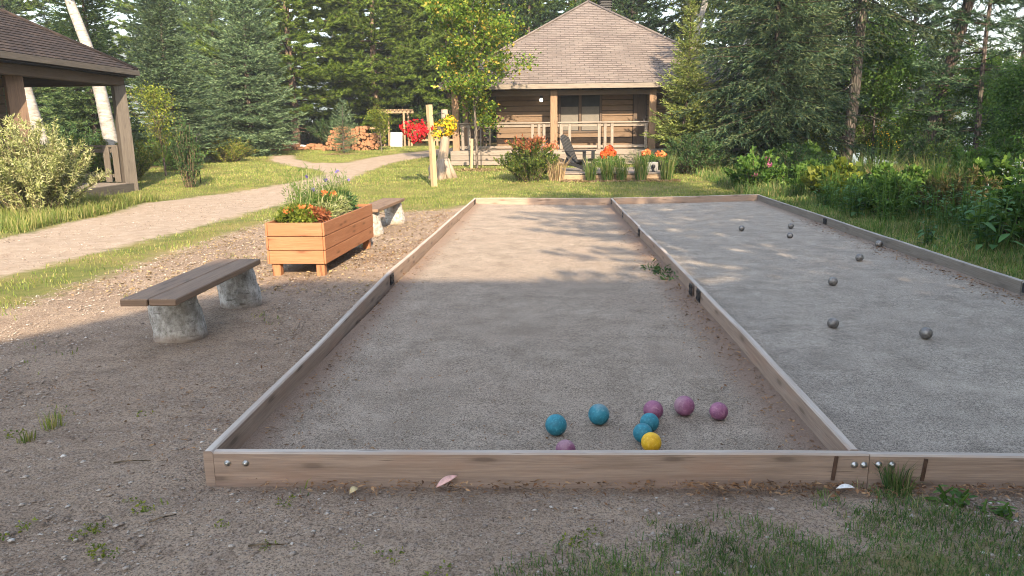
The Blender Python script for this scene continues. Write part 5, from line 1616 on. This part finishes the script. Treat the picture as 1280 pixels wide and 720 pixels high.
fs = shrub(T('forest_shrub', 'dark understorey shrub in the forest edge behind the woodpile', -11.2, 40.2, 'shrubs along the forest edge', 'shrub'), 120, 1.7, 1.6, stems=70, leaf=.10, leafw=.05, per=46, mat=M['leaf_dark'], arch=.5, sub=3, low=0)
for x, y, s in ((-9.2, 43.5, 1.0), (-6.4, 43.2, 1.2), (-4.2, 42.0, 1.1), (-15.5, 41.5, 1.2), (-17.5, 37, 1.1), (-13.2, 43.6, 1.3), (-19, 33.0, 1.2), (-18.5, 29.5, 1.0), (-16, 25.5, .9), (-21.5, 24.5, 1.2), (-18.6, 22, 1.0), (-25, 28, 1.4),
                (-2.2, 45, 1.3), (.5, 47, 1.4), (-24, 40, 1.5), (-28, 34, 1.5), (10.5, 38, 1.3), (8.6, 37.2, 1.2), (-8.2, 45.5, 1.9), (-6.9, 47, 1.9), (-9.8, 47, 1.9), (-7.4, 43.6, 1.2), (-5.2, 46, 1.8)):
    dup(fs, (x, y, gz(x, y)), random.uniform(0, 6), s, 'understorey shrub in the forest edge among the conifer trunks')
# ornamental grasses in front of the platform
GG = 'ornamental grass tufts along the platform'
for x, n, h, s, mt, lb in ((.30, 160, .75, .20, 'straw', 'dry brownish ornamental grass at the edge of the red tipped shrub'), (1.24, 150, .72, .12, 'grass_wild', 'green ornamental grass just beside the black chair'),
                           (1.70, 180, .85, .15, 'grass_wild', 'green ornamental grass in front of the bright red flower pot'), (2.08, 150, .78, .13, 'grass_wild', 'green ornamental grass just past the red flower pot'),
                           (2.62, 190, .95, .14, 'grass_wild', 'tallest ornamental grass, before the grey box'), (3.32, 150, .82, .14, 'grass_wild', 'ornamental grass at the platform corner under the orange flowers')):
    grass_tuft('ornamental_grass', lb, 'grass tuft', x, 20.72, gz(x, 20.7), n, h, s, .014, M[mt], .55, GG)
for x, y, n, h, s, mt, lb in ((7.1, 16.6, 900, 1.0, .5, 'grass_wild', 'tall wild grass clump between the broad leaved plant and the goldenrod'), (6.9, 15.2, 500, .75, .4, 'straw', 'dry straw coloured grass clump in front of the tall green grass'),
                              (7.6, 14.9, 800, .95, .5, 'grass_wild', 'tall wild grass clump in front of the budding goldenrod')):
    grass_tuft('wild_grass_clump', lb, 'grass clump', x, y, 0, n, h, s, .012, M[mt], .6)
grass_tuft('grass_tuft', 'grass tuft growing over the bolted joint of the front boards', 'grass tuft', 1.455, 2.90, 0, 90, .15, .05, .006, M['grass_near'], .8)
grass_tuft('grass_tuft', 'yellowish grass sprig in the shaded earth, the taller of two', 'grass tuft', -2.54, 3.49, 0, 40, .13, .045, .006, M['grass'], .5)
grass_tuft('grass_tuft', 'short grass sprig beside the taller one in the shaded earth', 'grass tuft', -2.56, 3.33, 0, 40, .08, .04, .006, M['grass'], .6)
weed(T('dandelion', 'small leafy weed just in front of the front board strap', 1.63, 2.80, None, 'weed'), 110, .07, 5, .06, .07, .03, M['leaf_green'], per=5)
weed(T('dandelion', 'small leafy weed at the edge of the near grass patch', 1.76, 2.72, None, 'weed'), 111, .06, 4, .05, .06, .028, M['leaf_green'], per=5)
clump_leaves(T('weed_patch', 'weedy patch against the middle divider board in the bocce court', 1.2, 7.55, None, 'weed'), M['leaf_dark'], [(0, 0, .01), (-.08, .3, .01), (.04, -.25, .01), (.03, .12, .02)], .09, 420, .05, .014, 'foliage', .3)
g0 = None
for i in range(22):
    x, y = random.choice(((random.uniform(-2.1, -1.2), random.uniform(2.25, 2.9)), (random.uniform(-1.2, .2), random.uniform(2.25, 2.75)), (random.uniform(-3.6, -1.9), random.uniform(2.6, 4.5))))
    if g0 is None:
        g0 = T('clover_sprig', 'tiny green sprig sprouting in the bare earth', x, y, 'tiny sprigs in the bare earth', 'weed')
        clump_leaves(g0, M['leaf_lime'], [(0, 0, .004), (.03, .012, .004), (-.022, .02, .003), (.01, -.03, .003)], .016, 46, .014, .008, 'foliage', .4)
    else:
        dup(g0, (x, y, gz(x, y)), random.uniform(0, 6), random.uniform(.5, 1.25))
b0 = None
for i in range(26):
    y = random.uniform(8.0, 17.0); x = 4.9 + random.uniform(.1, 1.0) * (1 + (y - 8) * .12)
    if b0 is None:
        b0 = weed(T('bank_weed', 'leafy green weed standing in the rough bank grass', x, y, 'leafy weeds along the bank', 'weed'), 131, .55, 9, .22, .15, .06, M['milkweed'], per=9)
        b1 = weed(T('bank_weed', 'leafy green weed standing in the rough bank grass', x + .5, y + 1, 'leafy weeds along the bank', 'weed'), 132, .62, 12, .26, .12, .035, M['leaf_green'], per=14)
    else:
        dup((b0, b1)[i % 2], (x, y, gz(x, y)), random.uniform(0, 6), random.uniform(.7, 1.35))
# mulch rings
def mulch(name, label, x, y, r, mat, n):
    P0 = rng.normal(size=(n, 2)) * r * .45
    P = np.stack([x + P0[:, 0], y + P0[:, 1], np.full(n, gz(x, y) + .012)], 1)
    D = rng.normal(size=(n, 3)) * np.array([1, 1, .25])
    o = leaf_mesh(name, mat, P, D, rng.uniform(.05, .11, n), rng.uniform(.02, .04, n), np.tile([0, 0, 1.], (n, 1)) + rng.normal(0, .3, (n, 3)), 'quad')
    tag(o, label, 'mulch', None, 'stuff')
mulch('mulch', 'ring of pale wood chips round the maple sapling', -2.2, 24.6, .85, M['straw'], 2200)
mulch('mulch', 'ring of pale wood chips under the little spruce', -9.1, 33.7, .8, M['straw'], 1400)
def chips_strip(label, x0, x1, y0, y1, mat, n, L=(.03, .07)):
    P = np.stack([rng.uniform(x0, x1, n), rng.uniform(y0, y1, n), np.zeros(n)], 1); P[:, 2] = terrain(P[:, 0], P[:, 1]) + .012
    D = rng.normal(size=(n, 3)) * np.array([1, 1, .25])
    tag(leaf_mesh('mulch', mat, P, D, rng.uniform(*L, n), rng.uniform(.015, .035, n), np.tile([0, 0, 1.], (n, 1)) + rng.normal(0, .3, (n, 3)), 'quad'), label, 'mulch', None, 'stuff')
chips_strip('strip of pale chips along the front of the platform', .4, 3.7, 20.2, 20.85, M['straw'], 4200)

chips_strip('dry straw and wood bits over the sunlit earth round the planter', -4.7, -1.7, 6.6, 14.0, M['straw'], 4200, (.018, .05))
# ---------------------------------------------------------------- grass
def scatter_blades(name, label, region, n, h, w, mat, maskf, lean=.7, seed=1):
    r = np.random.default_rng(seed)
    x = r.uniform(region[0], region[1], n); y = r.uniform(region[2], region[3], n)
    keep = maskf(x, y, r)
    x, y = x[keep], y[keep]
    z = terrain(x, y)
    V, F = tuft_arrays(0, 0, 0, len(x), 1.0, 0.0, w, lean, r)
    hh = np.repeat(h(x, y, r), 5)
    V = V.reshape(-1, 3)
    V[:, 2] *= hh; V[:, 0] *= np.where(np.arange(len(V)) % 5 < 2, 1, 1); 
    q = V.reshape(-1, 5, 3)
    c = (q[:, 0] + q[:, 1]) / 2
    hs = h(x, y, np.random.default_rng(seed + 1))
    q[:, 2:, :2] = c[:, None, :2] + (q[:, 2:, :2] - c[:, None, :2]) * np.minimum(hs * 1.2, 1)[:, None, None]
    mw = (q[:, 2] - q[:, 3]); mid = (q[:, 2] + q[:, 3]) / 2
    dirw = unit(np.where(np.linalg.norm(mw, axis=1, keepdims=True) > 1e-6, mw, np.array([[1., 0, 0]])))
    q[:, 2] = mid + dirw * w * .35; q[:, 3] = mid - dirw * w * .35
    q[:, :, 0] += x[:, None]; q[:, :, 1] += y[:, None]; q[:, :, 2] += z[:, None] - .004
    tag(mesh_obj(name, np_mesh(name, q.reshape(-1, 3), F, mat)), label, 'grass', None, 'stuff')
def vn(x, y, s, seed=0):
    return (np.sin(x * s + seed) * np.cos(y * s * 1.17 + seed * 2) + np.sin(x * s * 2.3 + y * s * 1.9 + seed) * .6 + np.sin(x * s * 4.7 - y * s * 3.9) * .35) / 1.95
def lawn_mask(x, y, r):
    s = -poly_sd(x, y, SOIL); p = -poly_sd(x, y, PATH)
    cab_ = poly_sd(x, y, [(-3.3, 26.2), (6.8, 26.2), (6.8, 40), (-3.3, 40)]); plf = poly_sd(x, y, [(.4, 20.2), (3.6, 20.2), (3.6, 24), (.4, 24)])
    a = np.minimum(s, p) + vn(x, y, 3.1) * .22
    ok = (a > .0) & (r.uniform(0, 1, len(x)) < np.clip(.15 + a * 1.6, 0, 1) * (.62 + .38 * vn(x, y, 1.3, 2)))
    return ok & (cab_ < 0) & (plf < 0) & ~((x > 4.4) & (y < 16)) & ~((x < -10.6) & (y < 19.3)) & (x / np.maximum(y, 1) > -.80)
scatter_blades('lawn_grass', 'mown sunlit lawn beside the gravel path and around the pole', (-13, 6, 4, 20), 260000, lambda x, y, r: .035 + .03 * r.random(len(x)) + .02 * np.clip(vn(x, y, 2.0), 0, 1), .010, M['grass'], lawn_mask, seed=3)
scatter_blades('lawn_grass', 'mown lawn farther back before the cabin and the woodpile', (-14, 6, 20, 40), 190000, lambda x, y, r: .04 + .04 * r.random(len(x)), .018, M['grass'], lawn_mask, seed=4)
def near_mask(x, y, r):
    s = -poly_sd(x, y, SOIL) + vn(x, y, 6.5, 1) * .15 + vn(x, y, 21, 3) * .09
    return (r.uniform(0, 1, len(x)) < np.clip(.02 + s * 3.2, 0, .9)) & (y < 3.0)
scatter_blades('lawn_grass', 'sparse shaded grass at the very front of the courts', (-.7, 2.4, 1.6, 3.0), 66000, lambda x, y, r: .02 + .038 * r.random(len(x)), .0040, M['grass_near'], near_mask, lean=1.0, seed=5)
def stray_mask(x, y, r):
    s = poly_sd(x, y, SOIL)
    c = poly_sd(x, y, [(-1.5, 2.88), (4.3, 2.88), (4.4, 15.3), (-1.5, 15.1)])
    v = vn(x, y, 2.7, 5) + vn(x, y, 9, 6) * .6
    return (s > 0) & (c < 0) & (v > .72 + .1 * (y < 5)) & (r.uniform(0, 1, len(x)) < .35)
scatter_blades('stray_grass', 'stray grass sprigs in the bare earth', (-4.8, 1.5, 2.2, 14), 60000, lambda x, y, r: .02 + .035 * r.random(len(x)), .007, M['grass'], stray_mask, lean=1.0, seed=6)
def wild_mask(x, y, r):
    return (x > 4.36 + .012 * np.sin(y * 9)) & (r.uniform(0, 1, len(x)) < .62 + .38 * vn(x, y, 1.7, 4)) & (x / y < .82)
scatter_blades('wild_grass', 'rough wild grass on the bank beside the grey court', (4.3, 10, 5.5, 17), 120000, lambda x, y, r: (.07 + .17 * r.random(len(x)) * (1 + vn(x, y, 1.4, 1))) * np.clip(.30 + (x - 4.35) * .55, .30, 1.5), .009, M['grass_wild'], wild_mask, seed=7)
scatter_blades('wild_grass', 'rough grass under the trees behind the courts', (4.2, 14, 16, 27), 70000, lambda x, y, r: .12 + .28 * r.random(len(x)), .014, M['grass_wild'], wild_mask, seed=8)
def pav_mask(x, y, r):
    return (r.uniform(0, 1, len(x)) < .7 + .3 * vn(x, y, 2)) & (poly_sd(x, y, PATH) < -.1)
scatter_blades('wild_grass', 'longer grass round the foot of the pale shrub', (-10.6, -7.6, 11.0, 16.5), 22000, lambda x, y, r: .10 + .22 * r.random(len(x)), .012, M['grass'], pav_mask, seed=9)

# ---------------------------------------------------------------- loose stones, dead leaves, litter
def pebbles(name, label, region, n, smin, smax, maskf, mat, seed):
    r = np.random.default_rng(seed)
    x = r.uniform(region[0], region[1], n); y = r.uniform(region[2], region[3], n)
    k = maskf(x, y, r); x, y = x[k], y[k]; n = len(x)
    base = np.array([(1, 0, 0), (.3, .95, 0), (-.8, .6, 0), (-.8, -.6, 0), (.3, -.95, 0), (0.1, 0, 1), (0, 0, -.6)])
    fc = np.array([[0, 1, 5], [1, 2, 5], [2, 3, 5], [3, 4, 5], [4, 0, 5], [1, 0, 6], [2, 1, 6], [3, 2, 6], [4, 3, 6], [0, 4, 6]])
    s = smin * (smax / smin) ** (r.random(n) ** 2.2)
    B = base[None] * (1 + r.normal(0, .22, (n, 7, 1))) * np.stack([s, s * r.uniform(.55, 1, n), s * r.uniform(.25, .6, n)], 1)[:, None]
    a = r.uniform(0, 6.283, n); c, d = np.cos(a)[:, None], np.sin(a)[:, None]
    V = np.stack([B[..., 0] * c - B[..., 1] * d + x[:, None], B[..., 0] * d + B[..., 1] * c + y[:, None], B[..., 2] + terrain(x, y)[:, None] + s[:, None] * .1], -1).reshape(-1, 3)
    F = (np.arange(n)[:, None, None] * 7 + fc[None]).reshape(-1, 3)
    tag(mesh_obj(name, np_mesh(name, V, F, mat)), label, name, None, 'stuff')
def m_pebble():
    t = NT('loose_pebbles'); isl = t.island()
    col = t.ramp(isl, [(0., (.17, .13, .105)), (.35, (.27, .215, .175)), (.7, (.36, .31, .265)), (.93, (.45, .405, .36)), (1., (.62, .59, .55))])
    n = t.noise(t.pos(), 160, 3)
    col = t.mix(t.ramp(n, [(.35, .4), (.6, 0.)]), col, (.12, .095, .08))
    t.pbr(col, .9, None, 0, .2); return t.done()
M['pebble'] = m_pebble()
OUT = [(-1.52, 2.88), (4.3, 2.88), (4.4, 15.4), (-1.5, 15.15)]
pebbles('pebbles', 'loose pebbles on the shaded bare earth', (-4.4, 2.2, 1.9, 6.5), 52000, .003, .016, lambda x, y, r: (poly_sd(x, y, OUT) < -.02) & (r.uniform(0, 1, len(x)) < .45 + .5 * vn(x, y, 2.2, 1)), M['pebble'], 1)
pebbles('pebbles', 'loose pebbles on the sunlit earth round the planter', (-4.8, -1.5, 6, 14), 16000, .005, .018, lambda x, y, r: poly_sd(x, y, OUT) < -.02, M['pebble'], 2)
pebbles('pebbles', 'fine gravel grains on the courts', (-1.4, 4.2, 3.0, 8), 16000, .002, .007, lambda x, y, r: r.uniform(0, 1, len(x)) < np.clip(1.5 - y * .14, .1, 1), M['pebble'], 3)
pebbles('pebbles', 'gravel lying on the path', (-8.6, -5.4, 6, 20), 8000, .006, .02, lambda x, y, r: poly_sd(x, y, PATH) > .1, M['pebble'], 4)
def litter(label, pts, n, spread, L, mat, seed, z=.012):
    r = np.random.default_rng(seed)
    pts = np.array(pts, float); k = r.uniform(0, len(pts) - 1, n); i = np.minimum(k.astype(int), len(pts) - 2); f = (k - i)[:, None]
    P = pts[i] * (1 - f) + pts[i + 1] * f + np.abs(r.normal(0, 1, (n, 2))) * np.array(spread)
    P = np.concatenate([P, np.full((n, 1), z)], 1)
    P[:, 2] += terrain(P[:, 0], P[:, 1])
    D = r.normal(size=(n, 3)) * np.array([1, 1, .2]); s = r.uniform(.5, 1.3, n)
    tag(leaf_mesh('leaf_litter', mat, P, D, L * s, L * .45 * s * r.uniform(.3, 1, n), np.tile([0, 0, 1.], (n, 1)) + r.normal(0, .35, (n, 3)), 'quad'), label, 'dead leaves', None, 'stuff')
litter('dead leaves drifted along the inside of the divider board', [(1.28, 3.1), (1.29, 5), (1.30, 6.4), (1.28, 8), (1.27, 11)], 1500, (-.14, .1), .026, M['deadleaf'], 1, .022)
litter('dead leaves drifted along the inner foot of the side board', [(-1.42, 3.1), (-1.44, 5), (-1.48, 7.1), (-1.43, 9)], 900, (.12, .1), .024, M['deadleaf'], 2, .022)
litter('dead leaves in front of the joined front boards', [(-1.2, 2.91), (.6, 2.94), (1.2, 2.945), (2.1, 2.95)], 900, (0, -.06), .030, M['deadleaf'], 3)
litter('dead leaves and bark bits beside the outer board', [(4.12, 6.0), (4.14, 7.5), (4.15, 9.2), (4.22, 12)], 800, (-.16, .1), .035, M['deadleaf'], 4, .022)
litter('twigs and leaf bits on the shaded earth', [(-4, 3), (-3, 4), (-2, 3), (-2.2, 5.5), (-1.9, 2.6), (.2, 2.6)], 2600, (.7, .5), .022, M['deadleaf'], 5)
litter('orange brown leaf bits on the sunlit earth beside the planter', [(-2.2, 8), (-1.8, 9), (-1.7, 11), (-2.0, 13)], 1300, (.25, .4), .03, M['deadleaf'], 6)

# a pale pink leaf, a white scrap, twigs at the front
def flat_leaf(name, label, cat, x, y, z, L, W, rz, col, tilt=.2):
    n = 7; V = []; F = []
    for i in range(n):
        u = i / (n - 1); w = W * math.sin(math.pi * min(1, u * .96 + .02)) ** .8
        for s_ in (-1, 0, 1): V.append((u * L - L / 2, s_ * w / 2, .010 * (abs(s_)) * .6 + .012 * math.sin(u * 3)))
    for i in range(n - 1):
        for j in range(2): F.append([i * 3 + j, i * 3 + j + 1, i * 3 + j + 4, i * 3 + j + 3])
    M[name] = m_plain(name + '_skin', col, .7, 0, .2, 60, .1)
    o = mesh_obj(name, np_mesh(name, V, F, M[name])); o.location = (x, y, z); o.rotation_euler = (.25, tilt, rz)
    md = o.modifiers.new('thickness', 'SOLIDIFY'); md.thickness = .0012
    tag(o, label, cat)
flat_leaf('fallen_leaf', 'pale pink fallen leaf resting against the front board', 'leaf', -.42, 2.905, .016, .10, .036, .5, (.62, .38, .34), -.3)
flat_leaf('bark_curl', 'white curled scrap of birch bark before the board joint', 'bark scrap', 1.235, 2.89, .012, .075, .026, .05, (.72, .71, .69), 0)
flat_leaf('fallen_leaf', 'yellowish dead leaf below the front board', 'leaf', -.80, 2.82, .012, .05, .03, 1.1, (.50, .40, .22), 0)
def twig(label, x, y, rz, L):
    b = MB(); b.tube([(-L / 2, 0, 0), (-.1 * L, .02 * L, .004), (L / 2, -.03 * L, 0)], [.004, .0035, .002], 5)
    o = b.build('twig', M['stem']); o.location = (x, y, .006); o.rotation_euler = (0, 0, rz); tag(o, label, 'twig')
twig('thin dark twig on the bare earth in front of the front board', -1.02, 2.42, .12, .13)
twig('short twig on the earth near the outer board corner', -1.5, 2.60, .7, .10)
twig('fallen twig on the shaded earth behind the log bench', -1.9, 3.1, .2, .16)
